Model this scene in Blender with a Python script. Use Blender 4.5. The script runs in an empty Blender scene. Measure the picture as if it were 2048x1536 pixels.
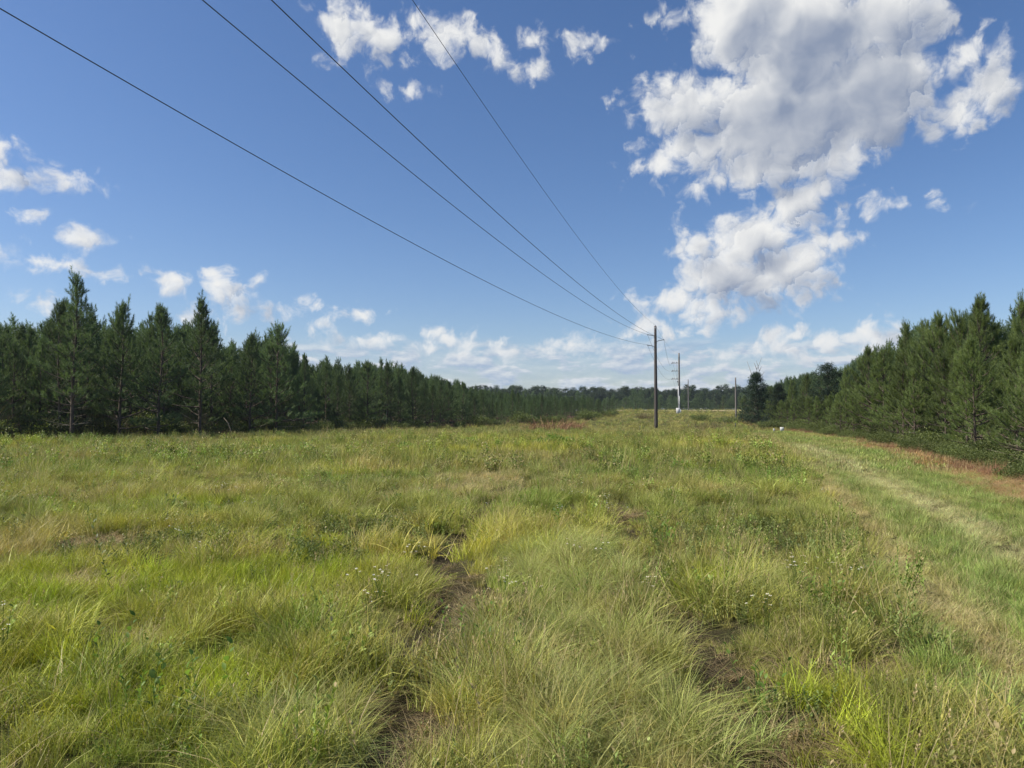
import bpy, math, random
import numpy as np
from mathutils import Vector
R = math.radians
SC = bpy.context.scene
COL = SC.collection
F = 1450.0; CAMH = 1.6; PITCH = math.atan(60/1450)

# ------------------------------------------------------------------ camera, world, sun, exposure
cam = bpy.data.cameras.new('camera'); camo = bpy.data.objects.new('camera', cam); COL.objects.link(camo)
cam.sensor_width = 36; cam.lens = 36*F/2048; cam.clip_start = 0.05; cam.clip_end = 9000
camo.location = (0, 0, CAMH); camo.rotation_euler = (math.pi/2+PITCH, 0, 0)
SC.camera = camo
SC.view_settings.view_transform = 'Standard'; SC.view_settings.look = 'None'; SC.view_settings.gamma = 1
EXPO = 0.5
SC.view_settings.exposure = EXPO
SUN_EL, SUN_AZ = 45, -97          # azimuth from +Y (view direction), clockwise; negative = left
sd = Vector((math.sin(R(SUN_AZ))*math.cos(R(SUN_EL)), math.cos(R(SUN_AZ))*math.cos(R(SUN_EL)), math.sin(R(SUN_EL))))
sl = bpy.data.lights.new('sun', 'SUN'); sl.energy = 5.0; sl.angle = R(0.5); sl.color = (1, .93, .80)
so = bpy.data.objects.new('sun', sl); COL.objects.link(so); so.rotation_euler = sd.to_track_quat('Z', 'Y').to_euler()

class NT:
    """small helper for writing node graphs as expressions"""
    def __init__(s, tree): s.t = tree; s.n = tree.nodes; s.l = tree.links
    def node(s, typ, ins=None, **kw):
        n = s.n.new(typ)
        for k, v in kw.items(): setattr(n, k, v)
        for k, v in (ins or {}).items(): s.set(n.inputs[k], v)
        return n
    def set(s, sock, v):
        if isinstance(v, bpy.types.NodeSocket): s.l.new(v, sock)
        elif v is not None: sock.default_value = v
    def m(s, op, a, b=None, c=None, clamp=False):
        n = s.n.new('ShaderNodeMath'); n.operation = op; n.use_clamp = clamp
        s.set(n.inputs[0], a); s.set(n.inputs[1], b); s.set(n.inputs[2], c); return n.outputs[0]
    def v(s, op, a, b=None, c=None):
        n = s.n.new('ShaderNodeVectorMath'); n.operation = op
        s.set(n.inputs[0], a)
        if b is not None: s.set(n.inputs[1], b)
        if c is not None: s.set(n.inputs[2], c)
        return n.outputs['Value'] if op in ('LENGTH', 'DOT_PRODUCT', 'DISTANCE') else n.outputs[0]
    def noise(s, vec, scale, detail=3, rough=.5, dist=0, dim='3D', lac=2.0):
        n = s.node('ShaderNodeTexNoise', {'Scale': scale, 'Detail': detail, 'Roughness': rough, 'Distortion': dist, 'Lacunarity': lac}, noise_dimensions=dim)
        if vec is not None: s.l.new(vec, n.inputs['Vector'])
        return n.outputs['Fac']
    def smooth(s, x, a, b):
        n = s.node('ShaderNodeMapRange', {'From Min': a, 'From Max': b}, interpolation_type='SMOOTHSTEP')
        s.l.new(x, n.inputs['Value']); return n.outputs[0]
    def mix(s, f, a, b, blend='MIX'):
        n = s.n.new('ShaderNodeMix'); n.data_type = 'RGBA'; n.blend_type = blend
        s.set(n.inputs[0], f); s.set(n.inputs[6], a); s.set(n.inputs[7], b); return n.outputs[2]

def px_angles(px, py):
    cx = (px-1024)/F; cy = (768-py)/F
    x = cx; y = math.cos(PITCH)-cy*math.sin(PITCH); z = math.sin(PITCH)+cy*math.cos(PITCH)
    return math.atan2(x, y), math.atan2(z, math.hypot(x, y))

# cloud masses: heading and height in the sky (written as photo pixels, turned into angles), half width, half height
CLOUDS = """1480 40 105 100;1600 80 150 130;1760 40 130 90;1860 30 50 60;1730 190 150 130;1570 230 200 115;1370 215 95 65;1330 180 60 32;
1420 290 130 45;1560 325 165 58;1330 330 55 22;1480 362 85 16;1625 345 75 22;1930 110 48 40;1975 175 62 58;1915 225 62 42;1875 262 22 18;1995 125 35 40;1905 45 16 26;
1335 45 38 12;1242 210 14 9;1592 405 66 58;1635 372 55 30;1690 412 28 8;1762 420 24 4;1395 495 50 32;1368 462 18 26;1500 485 105 58;1565 535 105 58;1440 555 85 62;
1500 572 130 46;1620 572 44 26;1652 485 74 22;1325 602 55 24;1395 606 75 28;1432 630 30 9;1510 617 30 8;1280 650 40 17;1350 668 42 13;1255 668 22 9;
1742 650 24 26;1772 682 44 26;1650 678 55 15;1575 668 44 16;1515 700 68 13;1462 702 25 10;1705 704 90 14;1585 700 70 14;
680 60 46 46;755 70 55 42;700 18 45 20;830 40 20 14;900 70 62 36;962 95 45 22;1065 82 22 20;1155 85 42 18;1062 140 32 20;1000 130 26 15;810 182 14 5;668 122 16 18;785 120 42 18;
0 310 34 44;25 350 52 20;120 352 42 13;92 338 16 12;70 422 16 8;165 482 44 22;65 515 85 17;140 530 48 12;185 546 22 5;
343 565 42 22;432 548 26 14;475 590 58 32;445 575 40 28;530 612 48 11;375 636 34 6;85 607 20 7;628 618 22 6;710 627 24 9;645 650 13 7;
738 682 52 9;655 683 30 4;890 678 52 13;850 690 36 8;945 688 60 10;1010 702 60 8;1090 692 55 8;1150 686 42 9;1190 690 50 8"""
CL = [tuple(float(q) for q in s.split()) for s in CLOUDS.replace('\n', '').split(';')]

world = bpy.data.worlds.new('World'); SC.world = world; world.use_nodes = True
def build_world():
    g = bpy.data.node_groups.new('cloud_distance', 'ShaderNodeTree')
    g.interface.new_socket('P', in_out='INPUT', socket_type='NodeSocketVector')
    g.interface.new_socket('S', in_out='OUTPUT', socket_type='NodeSocketFloat')
    T = NT(g); gi = T.n.new('NodeGroupInput'); go = T.n.new('NodeGroupOutput'); P = gi.outputs[0]
    acc = None
    for (px, py, rx, ry) in CL:
        a, e = px_angles(px, py); a1, _ = px_angles(px+rx*.5, py); a0, _ = px_angles(px-rx*.5, py)
        _, e1 = px_angles(px, py-ry*.5); _, e0 = px_angles(px, py+ry*.5)
        wx = (a1-a0)*F; wy = (e1-e0)*F; r = min(wx, wy)*.9
        q = T.v('MULTIPLY_ADD', P, (1/wx, 1/wy, 0), (-a*F/wx, -e*F/wy, 0))
        d = T.m('MULTIPLY_ADD', T.v('LENGTH', q), r, -r)
        acc = d if acc is None else T.m('SMOOTH_MIN', acc, d, 9.0)
    T.l.new(acc, go.inputs[0])
    T = NT(world.node_tree); T.n.clear()
    tc = T.node('ShaderNodeTexCoord').outputs['Generated']
    sp = T.node('ShaderNodeSeparateXYZ'); T.l.new(tc, sp.inputs[0]); X, Y, Z = sp.outputs
    az = T.m('ARCTAN2', X, Y); el = T.m('ARCTAN2', Z, T.m('SQRT', T.m('ADD', T.m('MULTIPLY', X, X), T.m('MULTIPLY', Y, Y))))
    cb = T.node('ShaderNodeCombineXYZ'); T.set(cb.inputs[0], T.m('MULTIPLY', az, F)); T.set(cb.inputs[1], T.m('MULTIPLY', el, F)); P = cb.outputs[0]
    w = T.node('ShaderNodeTexNoise', {'Scale': 1/70., 'Detail': 1, 'Roughness': .5}, noise_dimensions='2D'); T.l.new(P, w.inputs['Vector'])
    P_ = P; P = T.v('ADD', P, T.v('MULTIPLY_ADD', w.outputs['Color'], (36, 26, 0), (-18, -13, 0)))
    def field(P):
        gn = T.n.new('ShaderNodeGroup'); gn.node_tree = g; T.l.new(P, gn.inputs[0]); return gn.outputs[0]
    def puff(P, det): return T.m('MULTIPLY_ADD', T.noise(P, 1/40., det, .52, 0, '2D', 2.1), 52, -26)
    def billow(P, size):                                                # round heads: distance to the nearest head and where on it we are
        vn = T.node('ShaderNodeTexVoronoi', {'Scale': 1./size, 'Randomness': 1.0}, voronoi_dimensions='2D', feature='F1'); T.l.new(P, vn.inputs['Vector'])
        rel = T.v('SUBTRACT', P, vn.outputs['Position'])
        return vn.outputs['Distance'], T.v('DOT_PRODUCT', rel, (-.62/size, .78/size, 0))
    Pb = T.v('ADD', P, T.v('MULTIPLY_ADD', T.node('ShaderNodeTexNoise', {'Vector': P, 'Scale': 1/18., 'Detail': 3, 'Roughness': .6}, noise_dimensions='2D').outputs['Color'], (30, 30, 0), (-15, -15, 0)))
    d1, s1 = billow(Pb, 46.); d2, s2 = billow(Pb, 19.)
    S0 = field(P); N0 = puff(P, 8)
    D0 = T.m('SUBTRACT', N0, S0)                                        # depth into the cloud
    D0 = T.m('ADD', D0, T.m('MULTIPLY_ADD', d1, -26, 13)); D0 = T.m('ADD', D0, T.m('MULTIPLY_ADD', d2, -12, 8))
    P2 = T.v('ADD', P, (-30, 32, 0))
    D2 = T.m('SUBTRACT', T.m('MULTIPLY_ADD', T.noise(P2, 1/60., 2, .5, 0, '2D'), 50, -21), field(P2))     # depth of cloud on the sunward side
    # low far layer: streaky small clouds just above the horizon
    Ps = T.v('MULTIPLY', P_, (1/95., 1/30., 1))
    hb = T.noise(Ps, 1.0, 6, .60, 0, '2D'); hb2 = T.noise(T.v('ADD', Ps, (-.06, .26, 0)), 1.0, 4, .60, 0, '2D')
    band = T.m('MULTIPLY', T.smooth(el, R(-1), R(.8)), T.smooth(el, R(6.2), R(4.4)))
    ha = T.m('MULTIPLY', T.m('MULTIPLY_ADD', T.smooth(hb, .44, .55), .68, .32), band)
    hl = T.m('ADD', T.m('MULTIPLY', T.m('SUBTRACT', hb, hb2), 3.4), .40, clamp=True)
    alpha = T.smooth(D0, -6, 20)
    soft = T.smooth(D0, -14, 46)
    alpha = T.m('MULTIPLY', alpha, T.m('MULTIPLY_ADD', soft, .5, .55), clamp=True)
    occ = T.smooth(D2, -16, 60)
    fade = T.m('SUBTRACT', 1.0, T.m('MULTIPLY', T.smooth(D0, 4, 54), 1.0))
    rim = T.m('MULTIPLY', T.m('ADD', T.m('MULTIPLY', s1, .40), T.m('MULTIPLY', s2, .18)), fade)
    lit = T.m('SUBTRACT', T.m('ADD', 1.0, rim), T.m('MULTIPLY', occ, .86), clamp=True)
    big = T.noise(P, 1/75., 4, .5, 0, '2D')
    lit = T.m('ADD', lit, T.m('MULTIPLY_ADD', big, .85, -.40), clamp=True)
    ccol = T.mix(lit, (.185, .225, .31, 1), (.63, .63, .62, 1))
    hcol = T.mix(hl, (.27, .345, .46, 1), (.52, .545, .57, 1))
    # far clouds pale into the air near the horizon
    air = T.smooth(el, R(7), R(1))
    ccol = T.mix(T.m('MULTIPLY', air, .45), ccol, (.40, .45, .53, 1))
    sky = T.node('ShaderNodeTexSky', sky_type='NISHITA', sun_disc=False)
    sky.sun_elevation = R(SUN_EL); sky.sun_rotation = R(SUN_AZ); sky.altitude = 0; sky.air_density = 1.0; sky.dust_density = .6; sky.ozone_density = 2.2
    hs = T.node('ShaderNodeHueSaturation', {'Saturation': 1.16, 'Value': 1.0}); T.l.new(sky.outputs[0], hs.inputs['Color'])
    tinted = T.mix(1.0, hs.outputs[0], (.98, .98, 1.10, 1), 'MULTIPLY')
    bg = T.node('ShaderNodeBackground', {'Strength': .080}); T.l.new(tinted, bg.inputs[0])
    bh = T.node('ShaderNodeBackground', {'Strength': 1.0}); T.l.new(hcol, bh.inputs[0])
    bc = T.node('ShaderNodeBackground', {'Strength': 1.0}); T.l.new(ccol, bc.inputs[0])
    m0 = T.node('ShaderNodeMixShader'); T.l.new(T.m('MULTIPLY', ha, .92), m0.inputs[0]); T.l.new(bg.outputs[0], m0.inputs[1]); T.l.new(bh.outputs[0], m0.inputs[2])
    m1 = T.node('ShaderNodeMixShader'); T.l.new(alpha, m1.inputs[0]); T.l.new(m0.outputs[0], m1.inputs[1]); T.l.new(bc.outputs[0], m1.inputs[2])
    o = T.node('ShaderNodeOutputWorld'); T.l.new(m1.outputs[0], o.inputs[0])
build_world()

# ------------------------------------------------------------------ numeric helpers
rs = np.random.RandomState(7)
def vnoise(x, y, seed=0):
    xi = np.floor(x).astype(np.int64); yi = np.floor(y).astype(np.int64); xf = x-xi; yf = y-yi
    def h(a, b):
        n = (a*374761393+b*668265263+seed*1442695041) & 0x7fffffff
        n = ((n ^ (n >> 13))*1274126177) & 0x7fffffff
        return ((n ^ (n >> 16)) & 0xffff)/65535.
    u = xf*xf*(3-2*xf); v = yf*yf*(3-2*yf)
    return (h(xi, yi)*(1-u)+h(xi+1, yi)*u)*(1-v)+(h(xi, yi+1)*(1-u)+h(xi+1, yi+1)*u)*v
def fbm(x, y, s, seed=0, o=3):
    r = 0; a = 1; t = 0
    for i in range(o):
        r = r+a*vnoise(x/s*2**i+i*17.3, y/s*2**i-i*9.1, seed+i); t += a; a *= .5
    return r/t
def sstep(a, b, x):
    t = np.clip((x-a)/(b-a), 0, 1); return t*t*(3-2*t)

HY = [-400, 0, 60, 80, 100, 120, 145, 160, 168, 176, 200, 280, 400, 900, 6000]
HZ = [0, 0, 0, 0, .3, .8, 1.65, 1.85, 2.32, 2.36, 2.3, 2.7, 3.1, 3.4, 4.0]
RUTS = []
def polydist(x, y, P):
    d = np.full(np.shape(x), 1e9)
    for (ax, ay), (bx, by) in zip(P[:-1], P[1:]):
        vx, vy = bx-ax, by-ay; L = vx*vx+vy*vy+1e-9
        t = np.clip(((x-ax)*vx+(y-ay)*vy)/L, 0, 1)
        d = np.minimum(d, np.hypot(x-ax-t*vx, y-ay-t*vy))
    return d
def hz(x, y, fine=True):
    x = np.asarray(x, float); y = np.asarray(y, float)
    z = np.interp(y, HY, HZ)
    near = np.exp(-(np.hypot(x, y)/70.)**2)
    z = z+near*(fbm(x, y, 6., 3)-.5)*.16
    if fine:
        for P in RUTS: z = z-.07*np.exp(-(polydist(x, y, P)/.22)**2)
    return z
Z0 = float(hz(0, 0)); camo.location.z = CAMH+Z0
def G(px, py):
    """photo pixel -> point on the ground"""
    cx = (px-1024)/F; cy = (768-py)/F
    d = np.array([cx, math.cos(PITCH)-cy*math.sin(PITCH), math.sin(PITCH)+cy*math.cos(PITCH)])
    t = 1.5; o = np.array([0, 0, CAMH+Z0])
    while t < 900:
        p = o+d*t
        if p[2] < float(hz(p[0], p[1], False)): return (float(p[0]), float(p[1]))
        t *= 1.004
    return (float(p[0]), float(p[1]))
def at_depth(px, Y): return (px-1024)/F*(Y*math.cos(PITCH)), Y     # heading of a photo column at distance Y
def height_for(py, Y, x):
    """height above ground of a thing at distance Y whose top is seen at photo row py"""
    ang = math.atan((768-py)/F)+PITCH
    return CAMH+Z0+math.tan(ang)*Y-float(hz(x, Y))

def gp(s): return [G(*map(float, q.split())) for q in s.split(',')]
RUT1 = gp('745 1536,820 1400,870 1290,900 1200,880 1130,950 1040,1000 990,1130 945,1230 915')
RUT2 = gp('1490 1536,1440 1400,1380 1290,1330 1170,1270 1090,1235 1020,1290 945,1370 905')
TRK1 = gp('1505 868,1540 882,1620 945,1700 1020,1800 1130,1950 1270,2048 1350,2250 1536')
TRK2 = gp('1610 892,1700 932,1830 1000,1950 1060,2048 1120,2250 1230')
EDGE = gp('2250 1060,2048 985,1900 938,1800 908,1680 880,1600 868') + [(27.5, 76), (31, 95), (39, 125), (52, 165), (66, 220)]
MOWN = gp('1480 866,1560 905,1620 975,1690 1080,1760 1200,1850 1330,1990 1536')
LEFT = [(-62, 30), (-46, 38), (-29, 39.5), (-22.5, 48.5), (-15.2, 66), (-7.3, 78), (-1.8, 86), (5.0, 98), (13, 118), (20, 142), (27, 166)]
RUTS = [RUT1, RUT2]
def side(x, y, P):
    """positive to the right of a polyline written as x over y"""
    Q = sorted(P, key=lambda p: p[1]); return x-np.interp(y, [p[1] for p in Q], [p[0] for p in Q])

# ------------------------------------------------------------------ mesh and object helpers
def mesh_np(name, V, Fc, mat=None, attrs=None, smooth=False):
    V = np.asarray(V, np.float32); me = bpy.data.meshes.new(name)
    if not isinstance(Fc, list): Fc = [Fc]
    Fc = [np.asarray(f, np.int32) for f in Fc if len(f)]
    if not Fc:
        me.vertices.add(len(V)); me.vertices.foreach_set('co', V.ravel()); return me
    me.vertices.add(len(V)); me.vertices.foreach_set('co', V.ravel())
    nl = sum(f.size for f in Fc); npoly = sum(len(f) for f in Fc)
    me.loops.add(nl); me.polygons.add(npoly)
    me.loops.foreach_set('vertex_index', np.concatenate([f.ravel() for f in Fc]))
    tot = np.concatenate([np.full(len(f), f.shape[1], np.int32) for f in Fc])
    st = np.concatenate([[0], np.cumsum(tot)[:-1]]).astype(np.int32)
    me.polygons.foreach_set('loop_start', st); me.polygons.foreach_set('loop_total', tot)
    if smooth: me.polygons.foreach_set('use_smooth', np.ones(npoly, bool))
    for k, a in (attrs or {}).items():
        a = np.asarray(a, np.float32)
        at = me.attributes.new(k, 'FLOAT' if a.ndim == 1 else 'FLOAT_VECTOR', 'POINT')
        at.data.foreach_set('value' if a.ndim == 1 else 'vector', a.ravel())
    if mat: me.materials.append(mat)
    me.update(); me.validate(); return me
class MB:
    """collects tubes, boxes and discs into one mesh"""
    def __init__(s): s.V = []; s.Q = []; s.T = []; s.n = 0
    def add(s, V, Q=None, T=None):
        V = np.asarray(V, float)
        if Q is not None and len(Q): s.Q.append(np.asarray(Q)+s.n)
        if T is not None and len(T): s.T.append(np.asarray(T)+s.n)
        s.V.append(V); s.n += len(V)
    def tube(s, pts, rad, k=6, cap=True):
        pts = np.asarray(pts, float); n = len(pts); rad = np.broadcast_to(rad, (n,))
        tan = np.gradient(pts, axis=0); tan /= np.linalg.norm(tan, axis=1)[:, None]+1e-9
        ref = np.array([0, 0, 1.]) if abs(tan[:, 2]).mean() < .8 else np.array([1., 0, 0])
        a = np.cross(tan, ref); a /= np.linalg.norm(a, axis=1)[:, None]+1e-9; b = np.cross(tan, a)
        th = np.linspace(0, 2*np.pi, k, endpoint=False)
        V = (pts[:, None]+rad[:, None, None]*(a[:, None]*np.cos(th)[None, :, None]+b[:, None]*np.sin(th)[None, :, None])).reshape(-1, 3)
        i = np.arange(n-1)[:, None]*k; j = np.arange(k)[None]; j2 = (j+1) % k
        Q = np.stack([i+j, i+j2, i+k+j2, i+k+j], -1).reshape(-1, 4)
        T = []
        if cap:
            V = np.vstack([V, pts[:1], pts[-1:]]); c0 = n*k; c1 = c0+1
            for q in range(k): T += [(c0, (q+1) % k, q), (c1, (n-1)*k+q, (n-1)*k+(q+1) % k)]
        s.add(V, Q, T)
    def box(s, c, d, rz=0, bev=0):
        x, y, z = np.array(d)/2.; bev = bev or min(x, y, z)*.12
        V = []
        for sx in (-1, 1):
            for sy in (-1, 1):
                for sz in (-1, 1):
                    V += [(sx*(x-bev), sy*(y-bev), sz*z), (sx*(x-bev), sy*y, sz*(z-bev)), (sx*x, sy*(y-bev), sz*(z-bev))]
        import bmesh
        bm = bmesh.new()
        for v in V: bm.verts.new(v)
        bmesh.ops.convex_hull(bm, input=bm.verts); bm.verts.index_update()
        co = np.array([v.co[:] for v in bm.verts]); T = [[v.index for v in f.verts] for f in bm.faces if len(f.verts) == 3]
        Q = [[v.index for v in f.verts] for f in bm.faces if len(f.verts) == 4]; bm.free()
        cs, sn = math.cos(rz), math.sin(rz); co = co@np.array([[cs, sn, 0], [-sn, cs, 0], [0, 0, 1]])+np.array(c)
        s.add(co, Q, T)
    def mesh(s, name, mat, smooth=False):
        Fc = []
        if s.Q: Fc.append(np.vstack(s.Q))
        if s.T: Fc.append(np.vstack(s.T))
        return mesh_np(name, np.vstack(s.V), Fc, mat, None, smooth)
def obj(name, me, parent=None, label=None, cat=None, group=None, kind=None, loc=None, rz=None, sc=None):
    o = bpy.data.objects.new(name, me); COL.objects.link(o)
    if parent: o.parent = parent
    if label: o['label'] = label
    if cat: o['category'] = cat
    if group: o['group'] = group
    if kind: o['kind'] = kind
    if loc is not None: o.location = loc
    if rz is not None: o.rotation_euler = (0, 0, rz)
    if sc is not None: o.scale = sc if hasattr(sc, '__len__') else (sc, sc, sc)
    return o
ONES = ['', 'first', 'second', 'third', 'fourth', 'fifth', 'sixth', 'seventh', 'eighth', 'ninth', 'tenth', 'eleventh', 'twelfth', 'thirteenth', 'fourteenth', 'fifteenth', 'sixteenth', 'seventeenth', 'eighteenth', 'nineteenth']
TENS = {2: 'twent', 3: 'thirt', 4: 'fort', 5: 'fift', 6: 'sixt', 7: 'sevent', 8: 'eight', 9: 'ninet'}
def nth(n):
    if n < 20: return ONES[n]
    if n >= 100: return 'hundred and '+nth(n-100) if n > 100 else 'hundredth'
    t, u = divmod(n, 10); return TENS[t]+('ieth' if u == 0 else 'y-'+ONES[u])

# ------------------------------------------------------------------ materials
def material(name):
    m = bpy.data.materials.new(name); m.use_nodes = True; T = NT(m.node_tree); T.n.clear()
    o = T.node('ShaderNodeOutputMaterial'); return m, T, o
def solid(name, col, rough=.7, scale=8, var=.25, metal=0, bump=.0, stretch=(1, 1, 1), spec=.3):
    m, T, o = material(name)
    tc = T.node('ShaderNodeTexCoord').outputs['Object']; v = T.v('MULTIPLY', tc, stretch)
    n = T.noise(v, scale, 5, .6)
    c2 = tuple(c*(1-var) for c in col[:3])+(1,); c1 = tuple(min(1, c*(1+var)) for c in col[:3])+(1,)
    c = T.mix(T.smooth(n, .3, .7), c2, c1)
    p = T.node('ShaderNodeBsdfPrincipled', {'Roughness': rough, 'Metallic': metal, 'Specular IOR Level': spec}); T.l.new(c, p.inputs['Base Color'])
    if bump:
        b = T.node('ShaderNodeBump', {'Strength': bump, 'Distance': .02}); T.l.new(n, b.inputs['Height']); T.l.new(b.outputs[0], p.inputs['Normal'])
    T.l.new(p.outputs[0], o.inputs[0]); return m
def leafmat(name, col, col2, trans=.3, rough=.55, inst=False, objvar=.25, spec=.25):
    """leaf or needle: each blade its own tone (attribute bl); a plant its own tone (object random or instance tint)"""
    m, T, o = material(name)
    bl = T.node('ShaderNodeAttribute', attribute_name='bl').outputs['Fac']
    if inst:
        tint = T.node('ShaderNodeAttribute', attribute_name='tint', attribute_type='INSTANCER').outputs['Vector']
        dry = T.node('ShaderNodeAttribute', attribute_name='dry', attribute_type='INSTANCER').outputs['Fac']
        tp = T.node('ShaderNodeAttribute', attribute_name='tp').outputs['Fac']
        k = T.m('MULTIPLY_ADD', T.m('FRACT', T.m('MULTIPLY', bl, 7.31)), .75, .62)
        sc = T.node('ShaderNodeVectorMath', operation='SCALE'); T.l.new(tint, sc.inputs[0]); T.l.new(k, sc.inputs['Scale'])
        isdry = T.m('LESS_THAN', bl, dry)
        c = T.mix(T.m('MULTIPLY', isdry, .85), sc.outputs[0], col2)
        c = T.mix(T.m('MULTIPLY', T.m('MULTIPLY', T.smooth(tp, .6, 1.0), dry), .8), c, col2)
    else:
        rnd = T.node('ShaderNodeObjectInfo').outputs['Random']
        c = T.mix(bl, col, col2)
        k = T.m('MULTIPLY_ADD', rnd, 2*objvar, 1-objvar)
        c = T.mix(1.0, c, T.node('ShaderNodeCombineColor', {'Red': k, 'Green': k, 'Blue': k}).outputs[0], 'MULTIPLY')
    p = T.node('ShaderNodeBsdfPrincipled', {'Roughness': rough, 'Specular IOR Level': spec}); T.l.new(c, p.inputs['Base Color'])
    t = T.node('ShaderNodeBsdfTranslucent'); tcol = T.mix(1.0, c, (1.15, 1.2, .62, 1), 'MULTIPLY'); T.l.new(tcol, t.inputs[0])
    ms = T.node('ShaderNodeMixShader', {0: trans}); T.l.new(p.outputs[0], ms.inputs[1]); T.l.new(t.outputs[0], ms.inputs[2])
    T.l.new(ms.outputs[0], o.inputs[0]); return m
M_grass = leafmat('grass_blade', None, (.46, .36, .19, 1), .25, .5, inst=True)
M_straw = leafmat('dry_needle_litter', None, (.16, .08, .045, 1), .15, .8, inst=True)
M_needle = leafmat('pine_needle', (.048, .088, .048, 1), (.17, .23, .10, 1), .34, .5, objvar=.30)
M_needle_warm = leafmat('sunlit_pine_needle', (.065, .100, .042, 1), (.22, .275, .09, 1), .38, .5, objvar=.36)  # lighter, warmer copy of pine_needle: sunlight on the right trees painted into the colour
M_needle_far = leafmat('far_pine_needle', (.028, .048, .027, 1), (.055, .080, .034, 1), .15, .6)
M_needle_dark = leafmat('cedar_needle', (.018, .036, .022, 1), (.035, .060, .030, 1), .12, .6)
M_leaf = leafmat('shrub_leaf', (.058, .085, .026, 1), (.17, .20, .065, 1), .3, .5)
M_leaf_bright = leafmat('bright_shrub_leaf', (.11, .19, .04, 1), (.20, .30, .065, 1), .5, .45)
M_leaf_yellow = leafmat('yellow_shrub_leaf', (.17, .21, .03, 1), (.28, .32, .06, 1), .35, .45)
M_brush = leafmat('dry_brush_twig', (.080, .066, .040, 1), (.22, .17, .10, 1), .2, .8)
M_brush_red = leafmat('russet_brush_twig', (.15, .078, .045, 1), (.32, .18, .11, 1), .1, .8)
M_bark = solid('pine_bark', (.085, .066, .052), .9, 9, .45, bump=.6, stretch=(1, 1, .3))
M_deadwood = solid('dead_branch_wood', (.26, .22, .17), .85, 9, .3)
M_pole = solid('weathered_pole_wood', (.075, .065, .06), .85, 6, .35, bump=.3, stretch=(3, 3, .12))
M_pole2 = solid('grey_pole_wood', (.17, .155, .14), .85, 6, .3, bump=.3, stretch=(3, 3, .12))
M_ins = solid('insulator_polymer', (.16, .17, .19), .4, 5, .1)
M_steel = solid('galvanised_steel', (.33, .34, .36), .45, 9, .15, metal=.6)
M_white = solid('white_conduit_plastic', (.55, .55, .55), .5, 4, .08)
M_sign = solid('white_sign_board', (.82, .81, .78), .6, 12, .06)
M_wire = solid('aluminium_wire', (.07, .075, .085), .5, 3, .1)
M_post = solid('dark_steel_post', (.05, .05, .05), .6, 9, .3)
M_petal = solid('white_petal', (.80, .80, .78), .6, 20, .05)
M_eye = solid('yellow_flower_eye', (.5, .36, .05), .7, 20, .1)
M_dirt = solid('packed_sand_road', (.52, .40, .27), .95, 2, .12, bump=.4)

# ------------------------------------------------------------------ ground
def axis(n, lim, near):
    t = np.linspace(-1, 1, n); k = math.asinh(lim/near); return near*np.sinh(t*k)
gx = axis(330, 4000, 2.2); gy = 2.6+np.concatenate([-np.sinh(np.linspace(4.2, .02, 26))*1.2, 2.4*np.sinh(np.linspace(0, math.asinh(5000/2.4), 430))])
GX, GY = np.meshgrid(gx, gy); gz = hz(GX, GY)
roadY = 167+GX*.0
rd = np.abs(GY-(172-.10*(GX-20)))
V = np.stack([GX, GY, gz], -1).reshape(-1, 3); ny, nx = GX.shape
i = (np.arange(ny-1)[:, None]*nx+np.arange(nx-1)[None]).ravel(); Q = np.stack([i, i+1, i+nx+1, i+nx], -1)
rut = np.exp(-(np.minimum(polydist(GX, GY, RUT1), polydist(GX, GY, RUT2))/.3)**2).ravel()
red = (np.exp(-(polydist(GX, GY, EDGE)/1.1)**2)).ravel()
wood = np.maximum(sstep(.5, 4, side(GX, GY, EDGE)), sstep(.5, 4, -side(GX, GY, LEFT))).ravel()*(V[:, 1] > 10)
m, T, o = material('field_soil')
A = lambda n: T.node('ShaderNodeAttribute', attribute_name=n).outputs['Fac']
tc = T.node('ShaderNodeTexCoord').outputs['Object']
n1 = T.noise(tc, .35, 6, .6); n2 = T.noise(tc, 9, 6, .7); n3 = T.noise(tc, 45, 4, .7)
c = T.mix(T.smooth(n1, .35, .65), (.075, .085, .028, 1), (.13, .125, .045, 1))
c = T.mix(T.smooth(n2, .45, .7), c, (.055, .05, .022, 1))
c = T.mix(T.m('MULTIPLY', T.smooth(n3, .5, .7), .5), c, (.18, .14, .07, 1))
c = T.mix(T.m('MULTIPLY', A('rut'), .9), c, T.mix(T.smooth(n3, .4, .6), (.050, .036, .025, 1), (.12, .09, .06, 1)))
c = T.mix(T.m('MULTIPLY', A('red'), T.smooth(n2, .3, .6)), c, (.17, .085, .045, 1))
c = T.mix(A('wood'), c, T.mix(n2, (.05, .035, .022, 1), (.12, .075, .045, 1)))
p = T.node('ShaderNodeBsdfPrincipled', {'Roughness': .95, 'Specular IOR Level': .1}); T.l.new(c, p.inputs['Base Color'])
b = T.node('ShaderNodeBump', {'Strength': 1.0, 'Distance': .12}); T.l.new(n3, b.inputs['Height']); T.l.new(b.outputs[0], p.inputs['Normal']); T.l.new(p.outputs[0], o.inputs[0])
obj('ground', mesh_np('ground', V, Q, m, {'rut': rut, 'red': red, 'wood': wood}, True), kind='structure')
# sandy road crossing beyond the rise
xs = np.linspace(-120, 160, 57); ys = np.linspace(-2.3, 2.3, 5); RX, RW = np.meshgrid(xs, ys); RY = 172-.10*(RX-20)+RW
rv = np.stack([RX, RY, hz(RX, RY)+.03+.02*np.cos(RW)], -1).reshape(-1, 3); i = (np.arange(4)[:, None]*57+np.arange(56)[None]).ravel()
obj('dirt_road', mesh_np('dirt_road', rv, np.stack([i, i+1, i+58, i+57], -1), M_dirt, None, True), kind='structure')

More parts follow.
